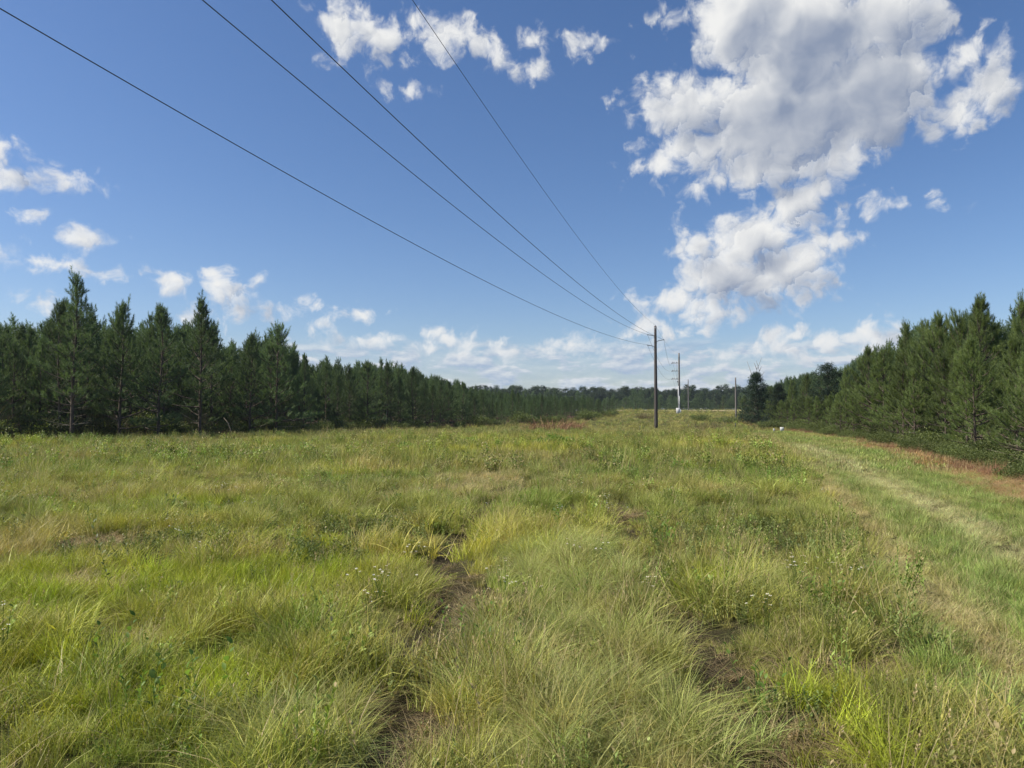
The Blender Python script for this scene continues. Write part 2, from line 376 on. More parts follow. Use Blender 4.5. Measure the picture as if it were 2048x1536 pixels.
# ------------------------------------------------------------------ scatter: one object of many instances
def scatter(name, variants, P, rot, scl, idx, tint, dry, label, cat):
    src = bpy.data.collections.new(name+'_source')
    for v in variants: src.objects.link(v)
    me = mesh_np(name, P, [], None)
    n = len(P)
    for k, a, ty, f in (('rot', rot, 'FLOAT_VECTOR', 'vector'), ('scl', scl, 'FLOAT_VECTOR', 'vector'), ('tint', tint, 'FLOAT_VECTOR', 'vector'), ('dry', dry, 'FLOAT', 'value'), ('pick', idx, 'INT', 'value')):
        at = me.attributes.new(k, ty, 'POINT'); at.data.foreach_set(f, np.asarray(a, np.int32 if ty == 'INT' else np.float32).ravel())
    o = obj(name, me, label=label, cat=cat, kind='stuff')
    g = bpy.data.node_groups.new(name, 'GeometryNodeTree'); g.is_modifier = True
    g.interface.new_socket('Geometry', in_out='INPUT', socket_type='NodeSocketGeometry'); g.interface.new_socket('Geometry', in_out='OUTPUT', socket_type='NodeSocketGeometry')
    N = g.nodes; L = g.links; gi = N.new('NodeGroupInput'); go = N.new('NodeGroupOutput')
    ci = N.new('GeometryNodeCollectionInfo'); ci.inputs[0].default_value = src; ci.inputs['Separate Children'].default_value = True; ci.inputs['Reset Children'].default_value = True
    ip = N.new('GeometryNodeInstanceOnPoints'); ip.inputs['Pick Instance'].default_value = True
    def na(k, t): q = N.new('GeometryNodeInputNamedAttribute'); q.data_type = t; q.inputs[0].default_value = k; return q.outputs[0]
    e = N.new('FunctionNodeEulerToRotation'); L.new(na('rot', 'FLOAT_VECTOR'), e.inputs[0])
    L.new(gi.outputs[0], ip.inputs['Points']); L.new(ci.outputs[0], ip.inputs['Instance']); L.new(na('pick', 'INT'), ip.inputs['Instance Index'])
    L.new(e.outputs[0], ip.inputs['Rotation']); L.new(na('scl', 'FLOAT_VECTOR'), ip.inputs['Scale']); L.new(ip.outputs[0], go.inputs[0])
    md = o.modifiers.new('scatter', 'NODES'); md.node_group = g
    return o

def blades(n, rad, h, bend, w, K=3, seed=0, lean=(0, 0), hvar=.35, flat=0, splay=.5):
    r = np.random.RandomState(seed)
    a = r.rand(n)*2*np.pi; rr = rad*np.sqrt(r.rand(n)); bx = rr*np.cos(a); by = rr*np.sin(a)
    az = np.where(r.rand(n) < splay, a, r.rand(n)*2*np.pi)+r.normal(0, .5, n)
    hh = h*(1+hvar*r.uniform(-1, .7, n)); bd = bend*r.uniform(.3, 1.4, n); ln = r.uniform(.0, .35, n)+flat
    s = np.linspace(0, 1, K+1)[None]
    out = hh[:, None]*(ln[:, None]*s+bd[:, None]*s**2)
    up = hh[:, None]*np.sqrt(np.clip(1-.0*s, 0, 1))*(s-.45*np.clip(bd, 0, 1.2)[:, None]*s**2.2)*(1-.7*flat)
    tx = r.normal(0, .05, n)+lean[0]; ty = r.normal(0, .05, n)+lean[1]
    X = bx[:, None]+np.cos(az)[:, None]*out+hh[:, None]*s**1.5*tx[:, None]
    Y = by[:, None]+np.sin(az)[:, None]*out+hh[:, None]*s**1.5*ty[:, None]
    ww = (w*r.uniform(.6, 1.3, n))[:, None]*(1-s)**.7*.5+w*.03
    pa = az+np.pi/2+r.normal(0, .8, n); wx = np.cos(pa)[:, None]*ww; wy = np.sin(pa)[:, None]*ww
    V = np.stack([np.stack([X-wx, Y-wy, up], -1), np.stack([X+wx, Y+wy, up+0*up], -1)], 2)      # n,K+1,2,3
    V = V.reshape(n, -1, 3); b = np.arange(n)[:, None]*(2*(K+1)); k = np.arange(K)[None]*2
    Q = np.stack([b+k, b+k+1, b+k+3, b+k+2], -1).reshape(-1, 4)
    return V.reshape(-1, 3), Q, np.repeat(r.rand(n), 2*(K+1)), np.tile(np.repeat(s[0], 2), n)
def tuft(name, mat, **kw):
    V, Q, bl, tp = blades(**kw); return bpy.data.objects.new(name, mesh_np(name, V, Q, mat, {'bl': bl, 'tp': tp}))
def leaf_quads(P, D, N, L, W, fine=False):
    """pointed leaves: P base, D direction, N facing, L length, W width -> verts, faces"""
    D = D/np.linalg.norm(D, axis=1)[:, None]; S = np.cross(D, N); S /= np.linalg.norm(S, axis=1)[:, None]+1e-9; U = np.cross(S, D)
    L = np.broadcast_to(L, (len(P),))[:, None]; W = np.broadcast_to(W, (len(P),))[:, None]
    if not fine:
        V = np.stack([P, P+D*L*.45+S*W*.5+U*L*.06, P+D*L, P+D*L*.45-S*W*.5+U*L*.06], 1)
        return V.reshape(-1, 3), np.arange(len(P)*4).reshape(-1, 4)
    V = np.stack([P, P+D*L*.22+S*W*.36+U*L*.08, P+D*L*.55+S*W*.46+U*L*.10, P+D*L-U*L*.08, P+D*L*.55-S*W*.46+U*L*.10, P+D*L*.22-S*W*.36+U*L*.08, P+D*L*.25, P+D*L*.6+U*L*.03], 1)
    i = np.arange(len(P))[:, None]*8; Q = np.concatenate([i+np.array(q) for q in ([0, 1, 6, 0], [1, 2, 7, 6], [2, 3, 7, 7], [3, 4, 7, 7], [4, 5, 6, 7], [5, 0, 6, 6])])
    Q = np.concatenate([i+np.array([1, 2, 7, 6]), i+np.array([6, 7, 4, 5]), i+np.array([0, 1, 6, 5]), i+np.array([2, 3, 4, 7])])
    return V.reshape(-1, 3), Q
def rdir(r, n):
    v = r.normal(0, 1, (n, 3)); return v/np.linalg.norm(v, axis=1)[:, None]
def weed(name, mat, seed, h=.35, stems=5, lv=9, L=.07, W=.03):
    r = np.random.RandomState(seed); Ps = []; Ds = []; mb_v = []; tv = []
    VV = []; QQ = []; n0 = 0
    for s in range(stems):
        a = r.rand()*6.28; tilt = r.uniform(.05, .5); d = np.array([math.cos(a)*tilt, math.sin(a)*tilt, 1]); hh = h*r.uniform(.6, 1.1)
        p0 = np.array([math.cos(a), math.sin(a), 0])*.03
        for k in range(lv):
            t = (k+1.5)/(lv+.5); ang = k*2.4+s; q = p0+d*hh*t
            Ps.append(q); Ds.append([math.cos(ang), math.sin(ang), .5+.6*t])
        w = .003; n = np.array([-math.sin(a), math.cos(a), 0]); e = p0+d*hh
        VV += [p0-n*w, p0+n*w, e+n*w*.4, e-n*w*.4]; QQ.append([n0, n0+1, n0+2, n0+3]); n0 += 4
    Ps = np.array(Ps); Ds = np.array(Ds, float); n = len(Ps)
    V, Q = leaf_quads(Ps, Ds, np.array([[0, 0, 1.]]).repeat(n, 0)+r.normal(0, .4, (n, 3)), L*r.uniform(.6, 1.2, n), W*r.uniform(.7, 1.2, n), True)
    bl = np.concatenate([np.repeat(r.rand(n), 8), np.full(n0, .5)])
    V = np.vstack([V, VV]); Q = np.vstack([Q, np.array(QQ)+n*8])
    return mesh_np(name, V, Q, mat, {'bl': bl, 'tp': bl*0})
def weed_src(name, mat, seed, **k): return bpy.data.objects.new(name, weed(name, mat, seed, **k))

def seed_stalks(name, seed):
    V, Q, bl, tp = blades(9, .12, .40, .18, .0026, 4, seed, hvar=.4); r = np.random.RandomState(seed)
    tips = V.reshape(9, -1, 3)[:, -1]; P = np.repeat(tips, 14, 0)-np.array([0, 0, 1.])*(r.rand(126)*.06)[:, None]; V2, Q2 = leaf_quads(P, rdir(r, 126)*.5+np.array([0, 0, .8]), rdir(r, 126), .010, .004)
    return bpy.data.objects.new(name, mesh_np(name, np.vstack([V, V2]), np.vstack([Q, Q2+len(V)]), M_grass, {'bl': np.concatenate([bl*.3, np.zeros(len(V2))]), 'tp': np.concatenate([tp, np.ones(len(V2))])}))
# grass sources: near (fine blades) and far (coarser) sets
near_src = []
for i, kw in enumerate([
    dict(n=95, rad=.10, h=.19, bend=.35, w=.0040, K=3), dict(n=95, rad=.11, h=.17, bend=.6, w=.0036, K=4),
    dict(n=110, rad=.11, h=.13, bend=.4, w=.0044, K=3), dict(n=85, rad=.09, h=.22, bend=.8, w=.0036, K=4),             # 0-3 ordinary
    dict(n=190, rad=.09, h=.27, bend=.85, w=.0030, K=5, splay=.55, hvar=.5), dict(n=170, rad=.10, h=.24, bend=1.1, w=.0034, K=5, splay=.5, hvar=.6),   # 4-5 tussock
    dict(n=140, rad=.14, h=.11, bend=.5, w=.0042, K=3), dict(n=140, rad=.14, h=.09, bend=.8, w=.0042, K=3),            # 6-7 mown
    dict(n=80, rad=.15, h=.17, bend=.9, w=.0040, K=3, flat=.8), dict(n=100, rad=.14, h=.15, bend=1.1, w=.0036, K=4, flat=1.0)]):  # 8-9 fallen
    near_src.append(tuft('grass_tuft.%03d' % i, M_grass, seed=i+1, **kw))
for i in range(3): near_src.append(weed_src('grass_tuft.%03d' % (10+i), M_grass, 60+i, h=[.19, .13, .25][i], stems=[9, 14, 7][i], lv=[10, 8, 16][i], L=[.032, .024, .030][i], W=[.015, .013, .008][i]))  # 10-12 broadleaf
near_src.append(seed_stalks('grass_tuft.013', 71)); near_src.append(tuft('grass_tuft.014', M_grass, n=26, rad=.08, h=.19, bend=.7, w=.010, K=4, seed=72)); near_src.append(tuft('grass_tuft.015', M_grass, n=22, rad=.16, h=.26, bend=.5, w=.0038, K=4, seed=73, flat=.5))
far_src = []
for i, kw in enumerate([
    dict(n=70, rad=.25, h=.20, bend=.4, w=.009), dict(n=70, rad=.25, h=.15, bend=.5, w=.009), dict(n=60, rad=.22, h=.25, bend=.5, w=.008), dict(n=80, rad=.30, h=.13, bend=.5, w=.012),
    dict(n=40, rad=.3, h=.42, bend=.3, w=.007)]):
    far_src.append(tuft('far_tuft.%03d' % i, M_grass, seed=i+31, K=2, **kw))
far_src.append(weed_src('far_tuft.005', M_grass, 91, h=.32, stems=20, lv=9, L=.045, W=.022))

def grass_points(dens, ymin, ymax, half):
    """random points over the visible wedge of field between two distances"""
    w = lambda y: half*y+3.0
    area = (w(ymin)+w(ymax))*(ymax-ymin); n = int(area*dens)
    y = ymin+(ymax-ymin)*rs.rand(n*2); x = (rs.rand(n*2)*2-1)*w(ymax); k = np.abs(x) < w(y); return x[k][:n], y[k][:n]
# named tussocks and patches of the field, by where they stand
def patch(px, py, r): x, y = G(px, py); return x, y, r
TUSS = [patch(1130, 1130, .75), patch(1210, 1180, .6), patch(1050, 1160, .4), patch(1180, 1100, .6), patch(1150, 1270, .45), patch(1030, 1290, .3), patch(1100, 1400, .4), patch(1220, 1400, .4), patch(1330, 1420, .3), patch(1000, 1440, .22),
        patch(1400, 1480, .3), patch(690, 1500, .35), patch(1150, 1500, .35), patch(1500, 1180, .4), patch(1440, 1110, .5), patch(600, 1520, .25), patch(1290, 1300, .3)]
BRIGHT = [patch(310, 1010, .9), patch(1420, 1180, .35), patch(1690, 1440, .3), patch(1740, 1520, .25), patch(120, 1200, .8), patch(30, 1180, .7), patch(350, 1170, .8), patch(80, 1350, .4), patch(330, 1400, .4), patch(600, 1150, .9)]
PALE = [patch(130, 1180, .35), patch(250, 1290, .22), patch(300, 1300, .18), patch(1830, 1225, .4), patch(1900, 1280, .3), patch(900, 985, 1.2), patch(960, 960, 1.0), patch(820, 1000, 1.0)]
BROWN = [patch(920, 1195, .3), patch(900, 1250, .2), patch(1240, 1030, .7), patch(1820, 1340, .28), patch(1600, 1480, .25), patch(1430, 1330, .28), patch(210, 1085, .5), patch(870, 1500, .2), patch(960, 1160, .3), patch(1660, 1170, .4), patch(1900, 1500, .2), patch(1700, 1350, .25)]
DARKW = [patch(1330, 1080, .7), patch(1550, 1070, .8), patch(330, 1100, .8), patch(760, 1060, .9), patch(1400, 1250, .25), patch(850, 1350, .3), patch(1540, 1440, .2), patch(1620, 1110, .6), patch(640, 1120, .6), patch(1050, 1330, .2)]
def near_any(x, y, L):
    r = np.zeros(len(x))
    for (a, b, q) in L: r = np.maximum(r, np.exp(-((x-a)**2+(y-b)**2)/q**2))
    return r

def grass(name, src, dens, y0, y1, half, far, label):
    x, y = grass_points(dens, y0, y1, half)
    sr = side(x, y, EDGE); slf = side(x, y, LEFT); ml = side(x, y, MOWN)
    keep = (sr < .8+.6*rs.randn(len(x))) & (slf > -1.0) & (np.abs(y-(172-.10*(x-20))) > 2.6)
    r1 = np.minimum(polydist(x, y, RUT1), polydist(x, y, RUT2)); rw = .17+.09*(fbm(x, y, 1.2, 55)-.5)*2
    rp = np.exp(-(r1/rw)**2)*sstep(48, 26, y)*np.where(polydist(x, y, RUT2) < polydist(x, y, RUT1), .6, 1)*(.55+.45*sstep(18, 7, y))
    rp = rp*sstep(.12, .38, fbm(x, y, 1.1, 77))
    keep &= rs.rand(len(x)) > rp*.42
    x, y, ml, sr, rp, slf = [q[keep] for q in (x, y, ml, sr, rp, slf)]; n = len(x)
    a = fbm(x, y, 5., 11); b = fbm(x, y, 2.0, 12); c = fbm(x, y, 14., 13); e = fbm(x, y, .7, 14); wdf = fbm(x, y, 3.2, 15)
    OL = np.array([.265, .285, .072]); YG = np.array([.43, .43, .075]); BG = np.array([.215, .27, .095]); TN = np.array([.44, .35, .17]); GR = np.array([.21, .275, .06]); DK = np.array([.165, .20, .07])
    mixv = lambda A_, B_, t: A_*(1-t[:, None])+B_*t[:, None]
    tint = mixv(np.tile(OL, (n, 1)), YG, sstep(.42, .68, a))
    tint = mixv(tint, YG, sstep(1, -4, x)*sstep(16, 6, y)*.55)
    tint = mixv(tint, BG, sstep(.55, .72, c)*.5)
    tint = mixv(tint, TN, sstep(.58, .78, b)*.55+.10)
    tint = mixv(tint, GR, sstep(.40, .30, b)*.7)
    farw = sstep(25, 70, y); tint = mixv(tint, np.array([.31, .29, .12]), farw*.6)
    pick = rs.randint(0, 4, n) if not far else rs.randint(0, 3, n)
    sc = (.70+.55*fbm(x, y, 1.6, 21))*(.45+1.1*sstep(.25, .75, fbm(x, y, .45, 22, 2)))*(.85+.3*rs.rand(n)); dry = .06+.30*sstep(.45, .7, fbm(x, y, 2.6, 31))
    # weeds in drifts
    wd = (rs.rand(n) < .14+.55*sstep(.58, .74, wdf))
    if far: pick = np.where(wd & (rs.rand(n) < .6), 5, pick); pick = np.where(rs.rand(n) < .07, 4, pick)
    else: pick = np.where(wd & (rs.rand(n) < .7), rs.randint(10, 13, n), pick)
    tint = np.where((wd & (pick >= (5 if far else 10)))[:, None], tint*np.array([.72, .88, .85]), tint)
    if not far:
        u_ = rs.rand(n); pick = np.where(u_ < .045, 13, np.where(u_ < .12, 14, np.where(u_ < .17, 15, pick))); dry = np.where((u_ < .045) | ((u_ > .12) & (u_ < .17)), .75, dry)
        for L_, pk, tn, dr, s_ in ((TUSS, (4, 5), np.array([.32, .35, .12]), .16, 1.0), (BRIGHT, (0, 3), np.array([.33, .37, .045]), .04, 1.1), (PALE, (3, 8), np.array([.50, .43, .24]), .5, .95), (BROWN, (8, 9), np.array([.22, .15, .085]), .7, .8), (DARKW, (10, 12), DK, .03, 1.1)):
            q = near_any(x, y, L_)*(.6 if L_ is DARKW else .72 if L_ is TUSS else 1); on = rs.rand(n) < q*1.15
            pick = np.where(on, rs.randint(pk[0], pk[1]+1, n) if pk[1]-pk[0] < 4 else np.where(rs.rand(n) < .5, pk[0], pk[1]), pick)
            tint = np.where(on[:, None], tn*(.85+.3*rs.rand(n))[:, None], tint); dry = np.where(on, dr, dry); sc = np.where(on, s_*(.5+.7*rs.rand(n)), sc)
        # thin the tussock areas so single crowns show
        inrut = rs.rand(n) < rp*1.5; pick = np.where(inrut, np.where(rs.rand(n) < .6, rs.randint(7, 10, n), 11), pick)
        tint = np.where(inrut[:, None], np.where((rs.rand(n) < .5)[:, None], np.array([.16, .105, .06]), np.array([.13, .14, .045])), tint); sc = np.where(inrut, .35+.3*rs.rand(n), sc); dry = np.where(inrut, .45, dry)
    # mown way on the right, with two paler wheel lines
    mw = sstep(-.3, .5, ml)*(y < 62+6*rs.rand(n)); on = rs.rand(n) < mw
    t1 = np.exp(-(polydist(x, y, TRK1)/(.18+.007*y))**2); t2 = np.exp(-(polydist(x, y, TRK2)/(.22+.010*y))**2)
    tmw = mixv(np.tile(np.array([.235, .305, .09]), (n, 1)), np.array([.32, .345, .12]), sstep(.42, .65, e*.5+a*.5))
    tmw = mixv(tmw, np.array([.52, .46, .23]), np.clip(t1*.85*sstep(.15, .5, e+.1), 0, 1)); tmw = mixv(tmw, np.array([.54, .54, .31]), np.clip(t2*.85*sstep(.15, .5, e+.1), 0, 1))
    tint = np.where(on[:, None], tmw, tint); dry = np.where(on, .10+.45*t1+.25*t2, dry)
    pick = np.where(on, 3 if far else np.where(rs.rand(n) < np.maximum(t1, t2)*.7, rs.randint(7, 10, n), np.where(rs.rand(n) < .3, rs.randint(0, 3, n), rs.randint(6, 8, n))), pick)
    sc = np.where(on, (.85+.5*b)*(1-.25*np.maximum(t1, t2)), sc)
    # litter margin beside the right hand wood and the dry margin of the left one
    mg = sstep(-1.3, .1, sr+.6*(fbm(x, y, 2., 66)-.5)*2)*(y < 110)*(.35+.65*sstep(45, 22, y)); on = rs.rand(n) < mg*.92
    tint = np.where(on[:, None], mixv(np.tile(np.array([.28, .14, .075]), (n, 1)), np.array([.40, .29, .15]), rs.rand(n)), tint); pick = np.where(on, 3 if far else rs.randint(8, 10, n), pick); dry = np.where(on, .35, dry)
    tall = sstep(3, .5, slf)*(rs.rand(n) < .6); sc = sc*(1+.5*tall)
    lean = fbm(x, y, 2.5, 41)*9+rs.normal(0, .9, n)
    tl = .16+.22*rs.rand(n); rot = np.stack([np.sin(lean)*tl, np.cos(lean)*tl, rs.rand(n)*6.28], -1)
    grow = (1+.35*sstep(40, 160, y)) if far else 1
    S = np.stack([sc*grow, sc*grow, sc], -1)
    P = np.stack([x, y, hz(x, y)-.01], -1)
    tint = tint*(.72+.82*rs.rand(n)**1.2)[:, None]*(1+.16*(rs.rand(n, 3)-.5))*np.array([.96, .96, .80])
    scatter(name, src, P, rot, S, pick, tint, dry, label, 'grass'); print(name, n)
grass('field_grass', near_src, 95, 1.9, 7.5, .82, False, 'tall mixed green and yellow grass filling the foreground of the field')
grass('field_grass', near_src, 52, 7.5, 19, .80, False, 'mixed grass and weeds covering the middle of the field')
grass('field_grass', far_src, 12, 19, 60, .78, True, 'olive green grass of the field out to the tree lines')
def clone_far():
    grass('field_grass', far_src, 1.6, 60, 200, .45, True, 'pale green grass on the low rise around the utility poles')
clone_far()

# ------------------------------------------------------------------ pines
def needles(r, P, D, L, per, nl, nw):
    """bottle-brush shoots: P base, D axis, L length"""
    n = len(P); D = D/np.linalg.norm(D, axis=1)[:, None]
    P = np.repeat(P, per, 0); Dr = np.repeat(D, per, 0); L = np.repeat(L, per); u = r.rand(n*per)
    al = np.radians(52-30*u+r.normal(0, 9, n*per)); rad = rdir(r, n*per); rad -= (rad*Dr).sum(1)[:, None]*Dr; rad /= np.linalg.norm(rad, axis=1)[:, None]+1e-9
    nd = Dr*np.cos(al)[:, None]+rad*np.sin(al)[:, None]; ln = (nl*r.uniform(.75, 1.15, n*per))[:, None]
    b = P+Dr*(u*L)[:, None]; S = np.cross(nd, rdir(r, n*per)); S /= np.linalg.norm(S, axis=1)[:, None]+1e-9
    V = np.stack([b-S*nw*.5, b+S*nw*.5, b+nd*ln], 1).reshape(-1, 3)
    return V, np.arange(n*per*3).reshape(-1, 3), np.repeat(np.clip(np.repeat(r.rand(n), per)*.6+r.rand(n*per)*.4, 0, 1), 3)
def two_mat(a, b):
    me = a.mesh('trunk', M_bark, True)
    if not b.n: return me
    Q = np.vstack(a.Q+[q+a.n for q in b.Q]); nb = sum(len(q) for q in b.Q); T_ = np.vstack(a.T)
    me = mesh_np('trunk', np.vstack(a.V+b.V), [Q, T_], M_bark, None, True); me.materials.append(M_deadwood)
    mi = np.zeros(len(me.polygons), np.int32); mi[len(Q)-nb:len(Q)] = 1; me.polygons.foreach_set('material_index', mi); return me
def make_pine(seed, H=8., per=34, nw=.010, base=.16, Rm=.19, dens=1.0, brown=0):
    r = np.random.RandomState(seed); wood_ = MB(); dead = MB()
    wob = r.normal(0, .05, 4)
    tz = np.linspace(0, H-.25, 12); ctr = lambda z: np.array([wob[0]*math.sin(z*.7+wob[2]*30)*z*.2, wob[1]*math.sin(z*.6+wob[3]*30)*z*.2, z])
    wood_.tube([ctr(z) for z in tz], np.interp(tz, [0, .4, H], [.0135*H, .0105*H, .012]), 7)
    SP = []; SD = []; SL = []
    def shoot(p, d, l): SP.append(p); SD.append(d); SL.append(l)
    z = .10*H; gold = r.rand()*6
    lob = r.rand(6)*6.28
    while z < H-.35:
        t = z/H; nb = r.randint(4, 7); gold += 1.1
        for k in range(nb):
            az = gold+k*6.283/nb+r.normal(0, .2); u = np.array([math.cos(az), math.sin(az), 0])
            prof = (1-t)**.60*min(1, .6+t/.3) + .035
            L = Rm*H*prof*r.uniform(.45, 1.35)*(1+.30*math.sin(az+lob[0]+z*.9))
            e0 = R(4+62*t**1.2+r.normal(0, 7)); e1 = e0+R(24+16*t)
            st = ctr(z+r.normal(0, .08)); ns = 5; pts = [st]
            for q in range(ns):
                e = e0+(e1-e0)*(q/ns); pts.append(pts[-1]+(u*math.cos(e)+np.array([0, 0, math.sin(e)]))*L/ns)
            pts = np.array(pts)
            if t < base+r.normal(0, .05):
                if r.rand() < .75:
                    dead.tube(pts[:4], [.014, .011, .008, .004], 4, False)
                    for q in (2, 3):
                        if r.rand() < .7: dead.tube([pts[q], pts[q]+np.array([r.normal(0, .2), r.normal(0, .2), r.normal(.05, .15)])], [.005, .002], 3, False)
                continue
            if r.rand() > .86*dens: continue
            wood_.tube(pts, np.linspace(.010+.012*L, .005, ns+1), 4, False)
            tipd = pts[-1]-pts[-2]; shoot(pts[-1]-tipd*.3, tipd+np.array([0, 0, .25*L/ns]), .34*r.uniform(.8, 1.3))
            if t > .45 and r.rand() < .6: shoot(pts[-1]-tipd*.2, np.array([u[0]*.15, u[1]*.15, 1.]), r.uniform(.3, .55))
            s = .30
            sd_ = 1
            while s < .97:
                i_ = s*ns; q = int(i_); p = pts[q]+(pts[min(q+1, ns)]-pts[q])*(i_-q); fd = pts[min(q+1, ns)]-pts[q]; fd /= np.linalg.norm(fd)
                sv = np.array([-u[1], u[0], 0])*sd_; sd_ = -sd_
                d = fd*.75+sv*r.uniform(.55, .9)+np.array([0, 0, r.uniform(.15, .6)]); d /= np.linalg.norm(d)
                l = (1-s)*L*.55+.14+r.uniform(0, .12)
                if l > .45: wood_.tube([p, p+d*l*.8], [.006, .003], 3, False)
                shoot(p+d*max(0, l-.3), d+np.array([0, 0, .35]), .34)
                if l > .38: shoot(p+d*l*.35, d, .3)
                if l > .5:
                    shoot(p+d*l*.55, d+sv*.5+np.array([0, 0, .3]), .3); shoot(p+d*l*.55, d-sv*.6+np.array([0, 0, .3]), .3)
                s += .25/max(L, .4)
        z += r.uniform(.36, .56)*(H/8)**.5*(1-.25*t)
    # leader and its candles
    top = ctr(H-.55); ld = np.array([wob[0]*.5, wob[1]*.5, 1.])
    for q in (-.5, -.1, .25): shoot(top+ld*q, ld, .5)
    wood_.tube([top-ld*.5, top+ld*.6], [.014, .006], 4, False)
    for zc, nq, ln_ in ((-.35, r.randint(3, 6), .55), (-1.0, r.randint(4, 7), .7), (-1.7, r.randint(3, 6), .7)):
        for k in range(nq):
            a = k*6.283/nq+r.rand()*.8; q = r.uniform(.3, .5); d = np.array([math.cos(a)*q, math.sin(a)*q, 1]); b0 = top+ld*(zc+r.normal(0, .1))+np.array([d[0], d[1], .3])*(-zc)*r.uniform(.3, .6)
            wood_.tube([top+ld*zc, b0], [.008, .005], 3, False); shoot(b0-d*.1, d*np.array([.45, .45, 1]), ln_*r.uniform(.8, 1.35)); shoot(b0+np.array([0, 0, .25]), d*np.array([.25, .25, 1]), ln_*r.uniform(.5, .9))
    P = np.array(SP); D = np.array(SD); L = np.array(SL)
    V, T_, bl = needles(r, P, D, L, per, .155, nw)
    return {'crown': mesh_np('crown', V, T_, None, {'bl': bl}), 'trunk': two_mat(wood_, dead), 'H': H}
PINES = [make_pine(101+i, H=[8, 7.4, 8.6, 7, 8, 6.4][i], base=[.15, .10, .22, .08, .14, .07][i], Rm=[.21, .25, .20, .27, .23, .27][i], per=54, nw=.0105) for i in range(6)]
PINES_NEAR = [make_pine(201+i, H=[6.2, 5.8, 6.6, 5.2, 6.0][i], base=[.22, .14, .26, .1, .18][i], Rm=[.27, .30, .25, .33, .28][i], per=76, nw=.0085) for i in range(5)]
PINES_FAR = [make_pine(301+i, H=[8, 7, 8.5][i], base=.1, Rm=[.24, .27, .23][i], per=20, nw=.022) for i in range(3)]
for s in (PINES, PINES_NEAR, PINES_FAR):
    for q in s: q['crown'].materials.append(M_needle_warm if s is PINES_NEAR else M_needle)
def place_pine(kind, x, y, H, rz, label, group, name='pine_tree', wide=1.0):
    s = H/kind['H']; o = obj(name, None, label=label, cat='tree', group=group, loc=(x, y, float(hz(x, y))-.05), rz=rz, sc=(s*wide, s*wide, s)); o.empty_display_size = .3
    obj('trunk', kind['trunk'], o); obj('crown', kind['crown'], o)
    return o
def along(P, s):
    P = np.array(P, float); d = np.concatenate([[0], np.cumsum(np.hypot(*(P[1:]-P[:-1]).T))]); return np.interp(s, d, P[:, 0]), np.interp(s, d, P[:, 1]), d[-1]
# top of the tree lines in the photograph: column, row
TOPL = [(-200, 620), (0, 650), (60, 648), (110, 625), (145, 560), (185, 650), (235, 625), (280, 630), (318, 622), (355, 655), (400, 620), (440, 690), (500, 690), (553, 665), (600, 725), (655, 722), (700, 735), (735, 732), (775, 732), (825, 742), (870, 755), (900, 762), (960, 778), (1040, 788), (1130, 793), (1230, 803), (1300, 806)]
TOPR = [(1470, 800), (1560, 765), (1613, 752), (1690, 742), (1740, 712), (1775, 702), (1812, 668), (1850, 655), (1884, 648), (1925, 645), (1962, 612), (2000, 655), (2047, 625), (2300, 600)]
col = lambda x, y: 1024+F*x/y
def row(P, off, spacing, s0, top, drop, group, kinds, sgn, tag, jit, phrases, fixed=()):
    s = s0; out = []; _, _, tot = along(P, 0); rnd = random.Random(int(off*100)+int(sgn*7)+3)
    while s < tot:
        x0, y0, _ = along(P, s); x1, y1, _ = along(P, min(s+1, tot)); xm, ym, _ = along(P, max(0, s-1)); dx, dy = x1-xm, y1-ym; n_ = math.hypot(dx, dy)+1e-6
        x = x0+sgn*off*abs(dy)/n_+rnd.gauss(0, jit); y = y0+(-sgn*off*dx/n_*(1 if dy > 0 else -1))*1.0+rnd.gauss(0, jit)
        s += spacing*rnd.uniform(.75, 1.3)*(1+max(0, y-60)/160)
        if y < 6: continue
        c_ = col(x, y)
        if c_ < -200 or c_ > 2260 or y > 150: continue
        tp = np.interp(c_, [q[0] for q in top], [q[1] for q in top])+drop+rnd.uniform(-14, 42)*min(1.2, 50/y)
        H = height_for(tp, y, x); H = max(3.0, min(12, H)); out.append((c_, x, y, H, rnd.random()*6.28, rnd))
    out.sort(key=lambda q: q[0])
    for k, (c_, x, y, H, rz, rn) in enumerate(out):
        look = phrases[int(rn.random()*len(phrases))]
        place_pine(kinds[rn.randrange(len(kinds))] if y < 130 else PINES_FAR[rn.randrange(3)], x, y, H, rz, look+' pine, '+nth(k+1)+tag, group, wide=rn.uniform(.92, 1.15))
    print(tag, len(out)); return out
LBL = ['dark green', 'bushy dark', 'blue-green']
RBL = ['sunlit green', 'bushy sunlit', 'mid green']
